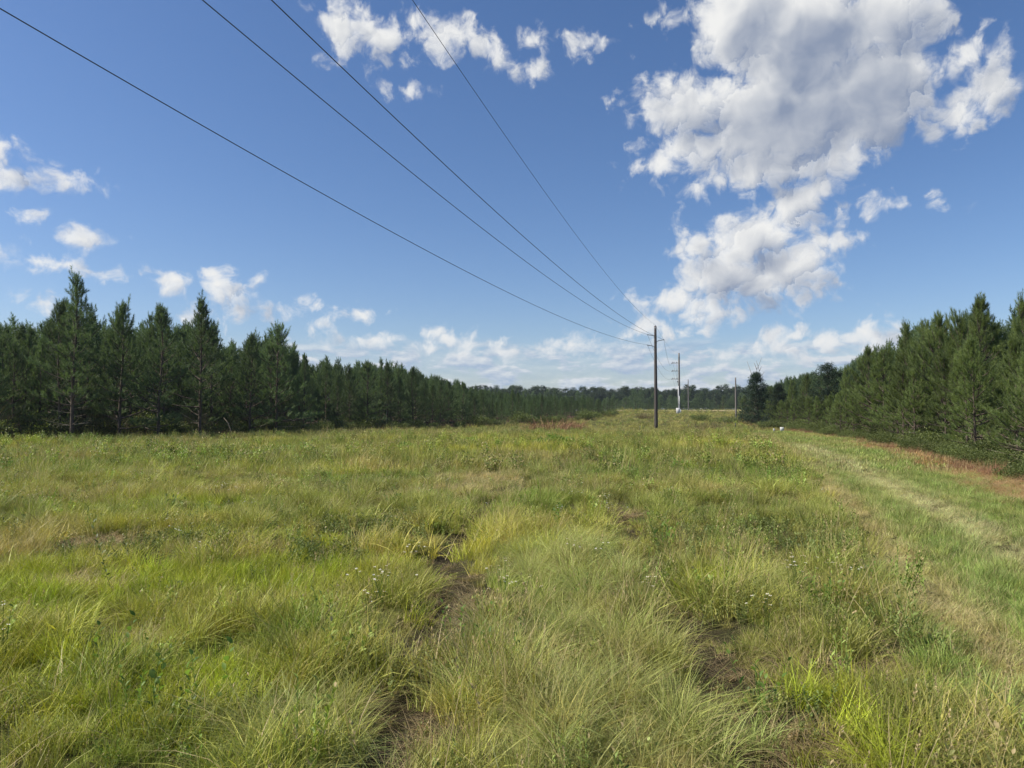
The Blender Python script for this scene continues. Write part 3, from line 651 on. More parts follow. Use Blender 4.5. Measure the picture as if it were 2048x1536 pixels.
# named trees that stand out in the photograph: column, distance, top row, label
for (px, Y, tp, k, w, lb) in [
    (145, 41, 553, 2, 1.0, 'tallest dark pine of the left tree line with a pointed top and bare trunk'),
    (118, 42, 600, 0, .9, 'dark pine leaning close against the left side of the tallest pine'),
    (318, 43, 610, 0, 1.0, 'dark pine with tan bare lower trunk at the front of the left tree line'),
    (400, 46, 602, 4, 1.0, 'tall pine with a slim isolated spire in the left tree line'),
    (240, 43.5, 606, 1, 1.0, 'dark pine with twin spires in the left tree line'),
    (500, 52, 668, 1, .9, 'pine with thin open top just left of the free-standing looking spire pine'),
    (553, 54, 646, 3, 1.05, 'broad pointed pine rising well above its shorter neighbours in the left tree line'),
    (608, 59, 708, 0, .8, 'slim short pine with bottle-brush top in the left tree line'),
    (735, 68, 722, 3, 1.1, 'round-headed bushy pine midway along the left tree line'),
    (775, 71.5, 727, 4, .9, 'slim pine with forked top midway along the left tree line'),
    (825, 75, 734, 0, .9, 'pine with pointed top at the right end of the taller left trees')]:
    x, y = at_depth(px, Y); place_pine(PINES[k], x, y, height_for(tp, y, x), px*.7, lb, 'pines of the left tree line', wide=w*1.15)
row(LEFT, 1.2, 1.9, 6, TOPL, 16, 'pines of the left tree line', PINES, -1, ' from left in front row of left tree line', .5, LBL)
row(LEFT, 3.8, 2.0, 7, TOPL, 0, 'pines of the left tree line', PINES, -1, ' from left in second row of left tree line', .6, LBL)
for (px, Y, tp, k, w, lb) in [
    (1962, 29, 603, 2, 1.05, 'tallest sunlit pine of the right tree line, tan trunk showing and pointed top'),
    (2050, 26, 606, 0, 1.0, 'pine with an olive crown cut by the right edge of the picture'),
    (1884, 34, 636, 1, .95, 'green pine with several narrow spires left of the tallest right hand pine'),
    (1815, 39, 655, 0, .9, 'pine with a forked narrow top in the right tree line'),
    (1850, 37.5, 647, 4, .9, 'bushy-topped pine between the forked pine and the one with several spires'),
    (1768, 44, 697, 3, 1.15, 'broad round-headed pine standing apart in the right tree line'),
    (1925, 33, 632, 3, .9, 'pine tucked close behind the left side of the tallest right hand pine'),
    (1740, 47, 700, 1, 1.0, 'pine with rounded top left of the broad round-headed pine'),
    (1692, 52, 738, 0, .8, 'slim pine with a single spire in the right tree line'),
    (1490, 104, 792, 1, 1.1, 'small pine at the left foot of the cedar with the bare snag'),
    (1541, 101, 778, 3, 1.1, 'pine standing between the two dark cedars'),
    (1584, 84, 762, 0, 1.0, 'pine just right of the smaller dark cedar'),
    (1614, 74, 750, 2, 1.0, 'pine left of the dark round-headed leafy tree')]:
    x, y = at_depth(px, Y); place_pine(PINES_NEAR[k], x, y, height_for(tp, y, x), px*.7, lb, 'pines of the right tree line', wide=w)
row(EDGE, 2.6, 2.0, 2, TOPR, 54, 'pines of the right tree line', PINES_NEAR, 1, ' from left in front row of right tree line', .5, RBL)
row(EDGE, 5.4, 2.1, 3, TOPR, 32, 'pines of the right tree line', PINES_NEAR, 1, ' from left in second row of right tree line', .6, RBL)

# ------------------------------------------------------------------ other trees: clumped crowns
def clump_tree(seed, H, crown_lo, Rc, nclump, leaf, per, cr=.16, wide=1, conic=False):
    """mature pine, cedar or broadleaf: leaf clumps spread through the crown on real limbs"""
    r = np.random.RandomState(seed); wood_ = MB(); lean = r.normal(0, .03, 2)
    wood_.tube([(lean[0]*z, lean[1]*z, z) for z in np.linspace(0, H*.93, 8)], np.linspace(.016*H, .004*H, 8), 7)
    C = []
    for k in range(nclump):
        t = r.rand()**1.35 if conic else r.rand(); z = H*(crown_lo+(1-crown_lo)*t)
        pr = (1-t)**.8+.05 if conic else math.sqrt(max(0.03, 1-(2*t-.9)**2*.8))
        a = r.rand()*6.28; rr = Rc*pr*(r.rand()**.5)*r.uniform(.7, 1.12); c = np.array([math.cos(a)*rr+lean[0]*z, math.sin(a)*rr+lean[1]*z, z]); C.append(c)
        st = np.array([lean[0]*z, lean[1]*z, max(z-rr*.5, H*crown_lo*.85)])
        if k % 2 == 0: wood_.tube([st, (st+c)/2+np.array([0, 0, .08*rr]), c], [.004*H, .0025*H, .001*H], 4, False)
    C = np.array(C); n = len(C)*per; ci = np.repeat(C, per, 0); rad = Rc*cr*4*np.repeat(r.uniform(.6, 1.2, len(C)), per)
    dv = rdir(r, n)*(r.rand(n)**.45*rad)[:, None]*np.array([1, 1, .85]); P = ci+dv
    V, Q = leaf_quads(P, rdir(r, n)+dv/rad[:, None]*.6+np.array([0, 0, .25]), rdir(r, n), leaf*r.uniform(.6, 1.3, n), leaf*.42*r.uniform(.7, 1.2, n))
    bl = np.repeat(np.clip(np.repeat(r.rand(len(C)), per)*.65+r.rand(n)*.35, 0, 1), 4)
    return {'crown': mesh_np('crown', V, Q, None, {'bl': bl}), 'trunk': wood_.mesh('trunk', M_bark, True), 'H': H}
TALL = [clump_tree(401+i, 15, .30, [2.6, 3.2, 2.2, 2.9][i], 44, .42, 70, .085) for i in range(4)]
for q in TALL: q['crown'].materials.append(M_needle_far)
CEDAR = clump_tree(431, 9, .04, 3.3, 300, .16, 90, .045, conic=True); CEDAR['crown'].materials.append(M_needle_dark)
ROUND = clump_tree(432, 8, .15, 2.0, 150, .15, 110, .06); ROUND['crown'].materials.append(M_needle_dark)
# far wood beyond the rise: the trees one can tell apart
rf = random.Random(5); far = []
for k in range(70):
    px = 880+k*10.4+rf.uniform(-6, 6); Y = rf.uniform(330, 420)+(60 if px < 1200 else 0)
    base_top = np.interp(px, [880, 980, 1000, 1080, 1110, 1180, 1270, 1330, 1600], [775, 772, 772, 778, 790, 786, 778, 780, 780])
    far.append((px, Y, base_top+rf.uniform(-4, 9)))
far.sort()
for k, (px, Y, tp) in enumerate(far):
    x, y = at_depth(px, Y); H = height_for(tp, y, x)
    place_pine(TALL[rf.randrange(4)], x, y, H, rf.random()*6.28, 'tall dark mature pine, '+nth(k+1)+' from left in the distant wood', 'mature pines of the distant wood', 'mature_pine_tree', wide=rf.uniform(.9, 1.25))
def src_tree(t, i):
    me = t['crown']; return bpy.data.objects.new('wood_tree.%03d' % i, me)
P = []; S = []; I = []
for k in range(1100):                                  # understorey and back rows of the distant wood
    px = rf.uniform(820, 1700); Y = rf.uniform(322, 470); x, y = at_depth(px, Y); H = rf.uniform(5, 10.5) if Y < 345 else rf.uniform(8, 12.5)
    P.append((x, y, float(hz(x, y))-1.0)); i_ = rf.randrange(3) if Y < 345 else 3+rf.randrange(4); S.append([H/8*2.2, H/8*2.2, H/8] if i_ < 3 else [H/15*1.4, H/15*1.4, H/15*1.1]); I.append(i_)
n = len(P); scatter('distant_wood', [src_tree(t, i) for i, t in enumerate(PINES_FAR+TALL)], P, np.stack([np.zeros(n), np.zeros(n), rs.rand(n)*6.28], -1), S, I, np.ones((n, 3)), np.zeros(n), 'dark mass of low trees and undergrowth of the distant wood beyond the rise', 'wood')
# plantation depth behind the third rows
P = []; S = []; I = []
for k in range(1500):
    if k % 3 == 2: Pl, sg, top, o0, o1 = EDGE, 1, TOPR, 7.5, 24
    else: Pl, sg, top, o0, o1 = LEFT, -1, TOPL, 6, 30
    s = rf.random()*along(Pl, 0)[2]; x, y, _ = along(Pl, s); x += sg*rf.uniform(o0, o1); y += rf.uniform(0, 8)
    if y < 14: continue
    c_ = col(x, y); 
    if c_ < -350 or c_ > 2500: continue
    if sg < 0 and side(x, y, LEFT) > (-5 if y < 150 else -1.5): continue
    if sg > 0 and side(x, y, EDGE) < (7 if y < 125 else 2): continue
    H = max(3, min(9, height_for(np.interp(c_, [q[0] for q in top], [q[1] for q in top])+rf.uniform(4, 30)*min(1, 60/y), y, x))); i_ = rf.randrange(3)
    P.append((x, y, float(hz(x, y)))); S.append([H/7.8*1.15, H/7.8*1.15, H/7.8]); I.append(i_)
n = len(P); scatter('pine_plantation', [src_tree(t, 20+i) for i, t in enumerate(PINES_FAR)], P, np.stack([np.zeros(n), np.zeros(n), rs.rand(n)*6.28], -1), S, I, np.ones((n, 3)), np.zeros(n), 'dense depth of the young pine plantations behind the front rows', 'wood')
# mid distance young pines where the left line bends round beyond the road
mid = []
for k in range(22):
    px = 1205+k*6.6+rf.uniform(-4, 4); Y = rf.uniform(205, 250); mid.append((px, Y, np.interp(px, [1200, 1260, 1300, 1350], [797, 795, 800, 806])+rf.uniform(-2, 9)))
mid.sort()
for k, (px, Y, tp) in enumerate(mid):
    x, y = at_depth(px, Y); place_pine(PINES_FAR[rf.randrange(3)], x, y, height_for(tp, y, x), rf.random()*6.28, 'green young pine beyond the sandy road, '+nth(k+1)+' from the left in its row', 'young pines beyond the road', wide=1.9)
mid = sorted((rf.uniform(1430, 1540), rf.uniform(150, 200), rf.uniform(790, 806)) for k in range(10))
for k, (px, Y, tp) in enumerate(mid):
    x, y = at_depth(px, Y); place_pine(PINES_FAR[rf.randrange(3)], x, y, height_for(tp, y, x), rf.random()*6.28, 'light green young pine behind the bare pole, '+nth(k+1)+' from the left in its cluster', 'young pines behind the bare pole', wide=1.3)
for (px, Y, tp, kd, w, nm, lb) in [(1516, 96, 745, CEDAR, 1.25, 'cedar_tree', 'very dark conical cedar with a bare branching snag rising from its top'),
        (1560, 90, 768, CEDAR, 1.2, 'cedar_tree', 'smaller very dark cedar just right of the cedar with the bare snag'),
        (1657, 66, 729, ROUND, 1.0, 'broadleaf_tree', 'dark round-headed leafy tree standing above the pines of the right tree line')]:
    x, y = at_depth(px, Y); place_pine(kd, x, y, height_for(tp, y, x), 1., lb, None, nm, w)
# the bare snag above the cedar
x, y = at_depth(1512, 98); zb = float(hz(x, y)); H = height_for(716, y, x); mb = MB(); k = y/F
for pts in ([(0, 0), (-.5, 30), (-2, 60), (-4, 85), (-8, 100), (-16, 125), (-12, 112)], [(-3, 80), (2, 95), (3, 108), (8, 118), (13, 132)], [(-2, 70), (6, 90), (8, 105), (5, 118), (2, 126)], [(2, 84), (8, 92), (14, 98), (19, 104)], [(3, 108), (-2, 122)], [(8, 105), (13, 114)]):
    pts = pts[:6]; mb.tube([((q[0])*k, (i_ % 2)*.1, q[1]*k) for i_, q in enumerate(pts)], np.linspace(.10 if pts[0] == (0, 0) else .045, .018, len(pts)), 5)
s = obj('dead_tree', None, label='bare dead grey tree whose forked limbs stand above the dark cedar', cat='dead tree', loc=(x, y, zb)); obj('trunk', mb.mesh('trunk', M_pole2), s)

# ------------------------------------------------------------------ shrubs and brush
def make_shrub(seed, Rr, H, n, leaf, mat):
    r = np.random.RandomState(seed); st = MB(); nc = 26; C = []
    for k in range(nc):
        a = r.rand()*6.28; q = r.rand()**.5; z = H*(.25+.65*r.rand()*(1-.5*q*q)); c = np.array([math.cos(a)*Rr*q*.85, math.sin(a)*Rr*q*.85, z]); C.append(c)
        st.tube([(c[0]*.15, c[1]*.15, -.03), c*np.array([.6, .6, .6]), c], [.012, .008, .003], 4, False)
    C = np.array(C); ci = C[r.randint(0, nc, n)]; dv = rdir(r, n)*(r.rand(n)**.5*min(Rr, H)*.42)[:, None]*np.array([1.1, 1.1, .8]); P = ci+dv; P[:, 2] = np.abs(P[:, 2])+.02
    V, Q = leaf_quads(P, dv/.3+rdir(r, n)*.7+np.array([0, 0, .4]), rdir(r, n)+np.array([0, 0, .7]), leaf*r.uniform(.6, 1.25, n), leaf*.5*r.uniform(.7, 1.2, n))
    return mesh_np('foliage', V, Q, mat, {'bl': np.repeat(r.rand(n), 4)}), st.mesh('stem', M_bark)
def make_brush(seed, Rr, H, n, mat):
    V, Q, bl, tp = blades(n, Rr*.7, H, .35, .012, 4, seed, splay=.6, hvar=.6)
    V2, Q2, bl2, _ = blades(int(n*1.4), Rr*.9, H*.6, .5, .010, 3, seed+1, splay=.3, hvar=.7)
    r = np.random.RandomState(seed); m_ = n*2; a = r.rand(m_)*6.28; q = Rr*r.rand(m_)**.5; P = np.stack([np.cos(a)*q, np.sin(a)*q, H*r.rand(m_)*.85*(1-.4*q/Rr)], -1)
    V3, Q3 = leaf_quads(P, rdir(r, m_), rdir(r, m_), .05, .022)
    return mesh_np('twigs', np.vstack([V, V2, V3]), np.vstack([Q, Q2+len(V), Q3+len(V)+len(V2)]), mat, {'bl': np.concatenate([bl, bl2, np.repeat(r.rand(m_), 4)])})
SHR = [make_shrub(500+i, [.9, .7, 1.1, .6][i], [1.0, .8, .9, .6][i], [3000, 2300, 3600, 1800][i], [.085, .075, .08, .06][i], M_leaf) for i in range(4)]
SHB = [make_shrub(520+i, .55, [.38, .45][i], 900, .09, M_leaf_bright) for i in range(2)]
SHY = [make_shrub(530, .5, .4, 800, .07, M_leaf_yellow)]
BRU = [make_brush(540+i, [.8, 1.0, .6][i], [1.2, .9, 1.5][i], 260, M_brush) for i in range(3)]
BRR = [make_brush(550+i, [1.0, .8][i], [.7, 1.0][i], 300, M_brush_red) for i in range(2)]
def place_shrub(ms, x, y, s, rz, label, group=None, name='shrub', cat='shrub', wide=1):
    o = obj(name, None, label=label, cat=cat, group=group, loc=(x, y, float(hz(x, y))-.02), rz=rz, sc=(s*wide, s*wide, s)); o.empty_display_size = .2
    if isinstance(ms, tuple): obj('foliage', ms[0], o); obj('stem', ms[1], o)
    else: obj('twigs', ms, o)
    return o
def strip(P, sg, o0, o1, spacing, s0, kinds, sizes, lab, group, name, cat, ymax=140):
    s = s0; L = []; tot = along(P, 0)[2]
    while s < tot:
        x, y, _ = along(P, s); s += spacing*rf.uniform(.7, 1.3)*(1+max(0, y-40)/60.); x += sg*rf.uniform(o0, o1); y += rf.uniform(-.5, .5)
        if y < 8 or y > ymax: continue
        c_ = col(x, y)
        if -200 < c_ < 2250: L.append((c_, x, y))
    L.sort()
    for k, (c_, x, y) in enumerate(L): place_shrub(kinds[rf.randrange(len(kinds))], x, y, rf.uniform(*sizes), rf.random()*6.28, lab % nth(k+1), group, name, cat, rf.uniform(.9, 1.3))
    print(name, len(L))
strip(EDGE, 1, .9, 2.0, .8, 3, SHR, (.35, .65), 'green leafy shrub at foot of right pines, %s from left', 'shrubs at the foot of the right tree line', 'shrub', 'shrub')
strip(EDGE, 1, 2.2, 3.6, 1.4, 3, SHR, (.7, 1.05), 'taller green shrub among right pine trunks, %s from left', 'taller shrubs among the right pines', 'shrub', 'shrub')
strip(EDGE, 1, .3, 1.0, 1.6, 3, BRR, (.25, .42), 'low russet dead brush along right field edge, %s from left', 'russet brush along the right field edge', 'dry_brush', 'brush', 70)
strip(LEFT, -1, -1.2, .4, 1.5, 4, SHR, (.8, 1.7), 'dull green shrub at foot of left pines, %s from left', 'shrubs at the foot of the left tree line', 'shrub', 'shrub')
strip(LEFT, -1, -.6, .9, 1.2, 4, BRU, (.8, 1.5), 'grey-brown dry brush at foot of left pines, %s from left', 'dry brush at the foot of the left tree line', 'dry_brush', 'brush', 58)
for (px, py, ms, s, w, nm, ct, lb) in [
    (1100, 862, BRR[0], 1.6, 1.8, 'dry_brush', 'brush', 'wide russet heap of dead brush in front of the left tree line'),
    (1150, 861, BRR[1], 1.1, 1.5, 'dry_brush', 'brush', 'smaller tan heap of dead brush right of the wide russet heap'),
    (430, 874, BRR[0], .7, 2.2, 'dry_brush', 'brush', 'low tan brush pile lying on the grass edge before the left pines'),
    (1065, 893, SHB[0], 1.0, 1.2, 'shrub', 'shrub', 'bright green low shrub in mid field, left of the largest one'),
    (1110, 890, SHB[1], 1.15, 1.5, 'shrub', 'shrub', 'largest bright green low shrub in mid field'),
    (1170, 903, SHB[0], .8, .9, 'shrub', 'shrub', 'small bright green shrub in mid field right of the largest one'),
    (1133, 886, SHY[0], .5, .8, 'shrub', 'shrub', 'small yellow-green plant just behind the largest bright shrub'),
    (815, 900, SHB[1], .8, 1.1, 'shrub', 'shrub', 'bright green low shrub standing alone left of centre in the field'),
    (945, 885, SHB[0], .8, 1.1, 'shrub', 'shrub', 'dark green low shrub between the lone shrub and the mid field pair'),
    (530, 935, SHB[0], .6, .9, 'shrub', 'shrub', 'leafy green plant in the left part of the field'),
    (1365, 945, SHY[0], .75, 1.1, 'shrub', 'shrub', 'yellow-green leafy plant right of the far wheel rut'),
    (1430, 940, SHY[0], .6, 1.0, 'shrub', 'shrub', 'smaller yellow-green leafy plant beside the other toward the mown way'),
    (1414, 866, BRU[1], 1.2, 1.3, 'dry_brush', 'brush', 'dark tangled brush between the two small fence posts'),
    (1540, 858, SHR[2], 1.0, 1.6, 'shrub', 'shrub', 'dark low shrub behind the white markers'),
    (1400, 842, SHR[0], 1.0, 1.6, 'shrub', 'shrub', 'dark shrub on the slope beyond the fence posts'),
    (1450, 848, SHR[3], 1.6, 2.0, 'shrub', 'shrub', 'spreading shrub on the slope left of the bare pole'),
    (1290, 838, BRU[0], 1.0, 2.0, 'dry_brush', 'brush', 'dull purple-grey weeds on the slope left of the nearest pole')]:
    x, y = G(px, py); place_shrub(ms, x, y, s, px*.3, lb, None, nm, ct, w)
# pale bent sapling before the left pines
x, y = G(455, 874); mb = MB(); mb.tube([(.25, 0, 0), (.2, 0, .5), (.02, 0, .95), (-.3, .05, 1.3)], [.03, .028, .022, .01], 6); obj('bent_branch', mb.mesh('bent_branch', M_deadwood, True), label='pale bare bent branch standing before the left pines', cat='branch', loc=(x, y, float(hz(x, y))))
x, y = at_depth(760, 71); mb = MB(); mb.tube([(-.5, 0, .75), (.2, 0, .95), (.6, .1, 1.25), (.65, .1, 1.9)], [.02, .03, .03, .015], 6); mb.tube([(.6, .1, 1.2), (.62, .2, 0)], [.03, .035], 6); obj('broken_branch', mb.mesh('broken_branch', M_deadwood, True), label='pale broken branch lying against the middle of the left tree line', cat='branch', loc=(x, y, float(hz(x, y))))

# ------------------------------------------------------------------ poles and wires
def pole(px, Y, H, r0, r1, mat, label, base=None):
    x, y = (at_depth(px, Y) if base is None else base); z = float(hz(x, y)); o = obj('utility_pole', None, label=label, cat='utility pole', group='utility poles', loc=(x, y, z), rz=-.26); o.empty_display_size = 1
    mb = MB(); zz = np.linspace(-.3, H, 14); mb.tube([(0, 0, q) for q in zz], np.linspace(r0, r1, 14), 14); obj('shaft', mb.mesh('shaft', mat, True), o); return o, x, y, z
def insulator(o, z, sx, L, rise=.12):
    mb = MB(); mb.tube([(sx*.12, 0, z-.05), (sx*.25, 0, z-.02), (sx*.5*L, 0, z+rise*.4), (sx*(L-.12), 0, z+rise)], [.035, .03, .03, .028], 8)
    for q in np.linspace(.32, L-.14, 7): mb.tube([(sx*q, 0, z-.02+rise*q/L), (sx*(q+.025), 0, z-.015+rise*q/L)], [.07, .045], 10)
    i_ = obj('insulator', mb.mesh('insulator', M_ins, True), o); mb = MB(); mb.tube([(sx*(L-.12), -.1, z+rise), (sx*(L-.12), .1, z+rise)], .045, 8); mb.box((sx*.13, 0, z-.05), (.06, .2, .34)); obj('clamp', mb.mesh('clamp', M_steel), i_)
Y1 = 77.; x1, y1 = at_depth(1312, Y1); H1 = height_for(652, y1, x1)
p1, x1, y1, z1 = pole(1312, Y1, H1, .20, .13, M_pole, 'nearest dark wooden utility pole standing in the open field')
hz1 = [height_for(r_, y1, x1) for r_ in (669, 680, 690)]
insulator(p1, hz1[0]-.1, -1, .95); insulator(p1, hz1[1]-.1, 1, 1.0); insulator(p1, hz1[2]-.1, -1, .95)
mb = MB(); mb.tube([(0, 0, H1), (0, 0, H1+.12)], [.05, .03], 8); mb.box((0, -.14, H1-.25), (.10, .05, .3)); obj('cap_bracket', mb.mesh('cap_bracket', M_steel), p1)
Y2 = 145.; x2, y2 = at_depth(1359, Y2); H2 = height_for(706, y2, x2)
p2, x2, y2, z2 = pole(1359, Y2, H2, .22, .15, M_pole2, 'second utility pole, with three side arms and a white riser pipe and cabinet')
h2 = [height_for(r_, y2, x2) for r_ in (726, 742, 758)]
for q in h2:
    mb = MB(); mb.box((-.72, 0, q), (1.35, .09, .10)); mb.tube([(-1.35, 0, q-.04), (-1.55, 0, q-.12)], .05, 8); mb.tube([(-1.0, 0, q), (-1.0, 0, q+.25)], .05, 8); a = obj('crossarm', mb.mesh('crossarm', M_pole2), p2)
    mb = MB(); mb.tube([(-1.3, 0, q+.04), (-1.3, 0, q+.28)], [.06, .04], 8); mb.tube([(-.45, 0, q+.04), (-.45, 0, q+.3)], [.06, .04], 8); obj('insulator', mb.mesh('insulator', M_ins), a)
mb = MB(); mb.tube([(-.16, -.16, .9), (-.17, -.16, h2[2]-1.4)], .10, 10); mb.tube([(.02, -.24, .9), (.02, -.22, h2[2]-3.4)], .07, 10); obj('riser_pipe', mb.mesh('riser_pipe', M_white, True), p2)
mb = MB(); mb.tube([(-.17, -.16, h2[2]-1.4), (-.3, -.1, h2[2]-.7), (-.4, 0, h2[2]), (-.4, 0, h2[1]), (-.42, 0, h2[0])], .03, 6); mb.tube([(-.2, -.1, h2[2]-.6), (-.45, -.1, h2[2]-.5)], .1, 6); obj('riser_cable', mb.mesh('riser_cable', M_wire, True), p2)
mb = MB(); mb.box((-.25, -.35, .55), (.75, .45, 1.1)); mb.box((.22, -.4, .42), (.25, .3, .8)); c2 = obj('cabinet', mb.mesh('cabinet', M_white), p2)
mb = MB(); mb.box((-.25, -.585, .6), (.5, .02, .8)); obj('cabinet_door', mb.mesh('cabinet_door', M_white), c2)
Y3 = 282.; x3, y3 = at_depth(1377, Y3); H3 = height_for(759, y3, x3)
p3, x3, y3, z3 = pole(1377, Y3, H3, .20, .15, M_pole2, 'farthest utility pole, small, in front of the distant wood')
h3 = [height_for(r_, y3, x3) for r_ in (770, 777)]
for q, (xa, xb) in zip(h3, ((-1.15, .1), (-1.2, 1.1))):
    mb = MB(); mb.box(((xa+xb)/2, 0, q), (xb-xa, .12, .12)); mb.tube([(xa+.1, 0, q), (xa+.1, 0, q+.3)], .06, 6); obj('crossarm', mb.mesh('crossarm', M_pole2), p3)
x4, y4 = at_depth(1472, 118); p4, x4, y4, z4 = pole(1472, 118, height_for(755, y4, x4), .15, .10, M_pole2, 'bare wooden pole without arms near the right tree line')
mb = MB(); mb.tube([(.1, 0, 5.6), (.3, 0, 5.6)], .02, 6); obj('bracket', mb.mesh('bracket', M_steel), p4)
# conductors: (pole-one point, photo point it passes, height there, pole-two point, pole-three point)
cr = math.cos(-.26)
def wire(label, a1, seen, hseen, a2, a3, sag12, rad=.0125):
    px, py = seen; cx = (px-1024)/F; cy = (768-py)/F; d = np.array([cx, math.cos(PITCH)-cy*math.sin(PITCH), math.sin(PITCH)+cy*math.cos(PITCH)])
    w = np.array([0, 0, CAMH+Z0])+d*(hseen-CAMH)/d[2]; a1 = np.array(a1); a2 = np.array(a2); a3 = np.array(a3)
    # horizontal line from pole one through the seen point, on past the camera; parabola with given sag
    dirv = (w-a1)[:2]; L1 = np.hypot(*dirv); k = 4*SAG/90.**2; Lend = L1+26; pts = []
    # height z(s)=z1 + b s + k s^2 through both points
    b = ((w[2]-a1[2])-k*L1*L1)/L1
    for s in np.linspace(Lend, 0, 60): pts.append([a1[0]+dirv[0]/L1*s, a1[1]+dirv[1]/L1*s, a1[2]+b*s+k*s*s])
    for A_, B_, sg in ((a1, a2, sag12), (a2, a3, sag12*2.5)):
        for t in np.linspace(0, 1, 22)[1:]: q = A_+(B_-A_)*t; pts.append([q[0], q[1], q[2]-4*sg*t*(1-t)])
    mb = MB(); mb.tube(pts, rad, 5); obj('power_line', mb.mesh('power_line', M_wire, True), label=label, cat='wire', group='overhead power lines')
SAG = 1.9
sc_, ss_ = math.cos(-.26), math.sin(-.26)
on = lambda x, y, z, off, h: (x+off*sc_, y+off*ss_, z+h)
wire('uppermost thin wire running from the tip of the nearest pole', on(x1, y1, z1, 0, H1+.1), (825, 0), 11.4, on(x2, y2, z2, 0, H2), on(x3, y3, z3, 0, H3), .8, .008)
wire('wire reaching the right hand insulator of the nearest pole', on(x1, y1, z1, .88, hz1[1]+.04), (543, 0), 9.7, on(x2, y2, z2, -1.3, h2[0]+.28), on(x3, y3, z3, 1., h3[1]+.1), 1.6)
wire('wire reaching the upper left insulator of the nearest pole', on(x1, y1, z1, -.83, hz1[0]+.04), (405, 0), 9.9, on(x2, y2, z2, -1.3, h2[1]+.28), on(x3, y3, z3, -1.05, h3[0]+.3), 1.6)
wire('lowest wire reaching the lower left insulator of the nearest pole', on(x1, y1, z1, -.83, hz1[2]+.04), (0, 17), 8.8, on(x2, y2, z2, -1.3, h2[2]+.28), on(x3, y3, z3, -1.1, h3[1]+.1), 1.6)

# ------------------------------------------------------------------ fence posts and white markers
for (px, py, h_, w_, lb) in [(1470, 866, .6, .045, 'short dark steel fence post below the bare pole'), (1376, 862, .4, .03, 'thin leaning fence post right of the nearest utility pole'), (1279, 868, .45, .03, 'thin fence post left of the nearest utility pole')]:
    x, y = G(px, py); o = obj('fence_post', None, label=lb, cat='fence post', group='small fence posts', loc=(x, y, float(hz(x, y)))); mb = MB(); mb.box((0, 0, h_*.5+.1), (w_, .008, h_+.3)); mb.box((0, w_*.5+.004, h_*.5+.1), (.008, w_, h_+.3)); obj('shaft', mb.mesh('shaft', M_post), o)
    mb = MB(); mb.box((0, -.012, h_+.12), (w_*1.4, .02, .10)); obj('tip', mb.mesh('tip', M_steel), o); o.rotation_euler = (0, .07, .3)
x, y = G(1564, 869); o = obj('sign', None, label='small blank white square sign on a stake at the far end of the mown way', cat='sign', loc=(x, y, float(hz(x, y))), rz=-.1)
mb = MB(); mb.box((0, 0, .42), (.27, .02, .27)); obj('board', mb.mesh('board', M_sign), o); mb = MB(); mb.box((0, .02, .2), (.03, .02, .44)); obj('stake', mb.mesh('stake', M_deadwood), o)
x, y = G(1548, 869); o = obj('marker_stake', None, label='tiny white survey marker left of the white square sign', cat='marker', loc=(x, y, float(hz(x, y))))
mb = MB(); mb.box((0, 0, .22), (.04, .03, .46)); obj('stake', mb.mesh('stake', M_deadwood), o); mb = MB(); mb.box((0, -.02, .36), (.11, .02, .17)); obj('flag', mb.mesh('flag', M_sign), o)

# ------------------------------------------------------------------ wildflowers and leafy plants
def make_daisy(seed, heads, spread, h):
    r = np.random.RandomState(seed); st = MB(); PV = []; PQ = []; eye = MB(); n0 = 0
    for k in range(heads):
        a = r.rand()*6.28; q = spread*r.rand()**.6; t = np.array([math.cos(a)*q, math.sin(a)*q, h*r.uniform(.78, 1.12)]); st.tube([(t[0]*.25, t[1]*.25, 0), (t[0]*.7, t[1]*.7, t[2]*.6), t], [.0016, .0013, .0010], 3, False)
        rr = r.uniform(.006, .009); tl = rdir(r, 1)[0]*.3+np.array([0, 0, 1]); 
        for j in range(9):
            b = j*.698; d = np.array([[math.cos(b), math.sin(b), .15+tl[0]*math.cos(b)+tl[1]*math.sin(b)]]); v, qd = leaf_quads(t[None]+d*.002, d, np.array([[0, 0, 1.]]), rr, rr*.55); PV.append(v); PQ.append(qd+n0); n0 += 4
        eye.tube([t, t+tl*.003], [.004, .003], 6)
    return mesh_np('petals', np.vstack(PV), np.vstack(PQ), M_petal), st.mesh('stem', M_leaf_bright), eye.mesh('flower_eye', M_eye)
DAI = [make_daisy(700+i, [9, 14, 7][i], [.16, .22, .10][i], [.33, .30, .36][i]) for i in range(3)]
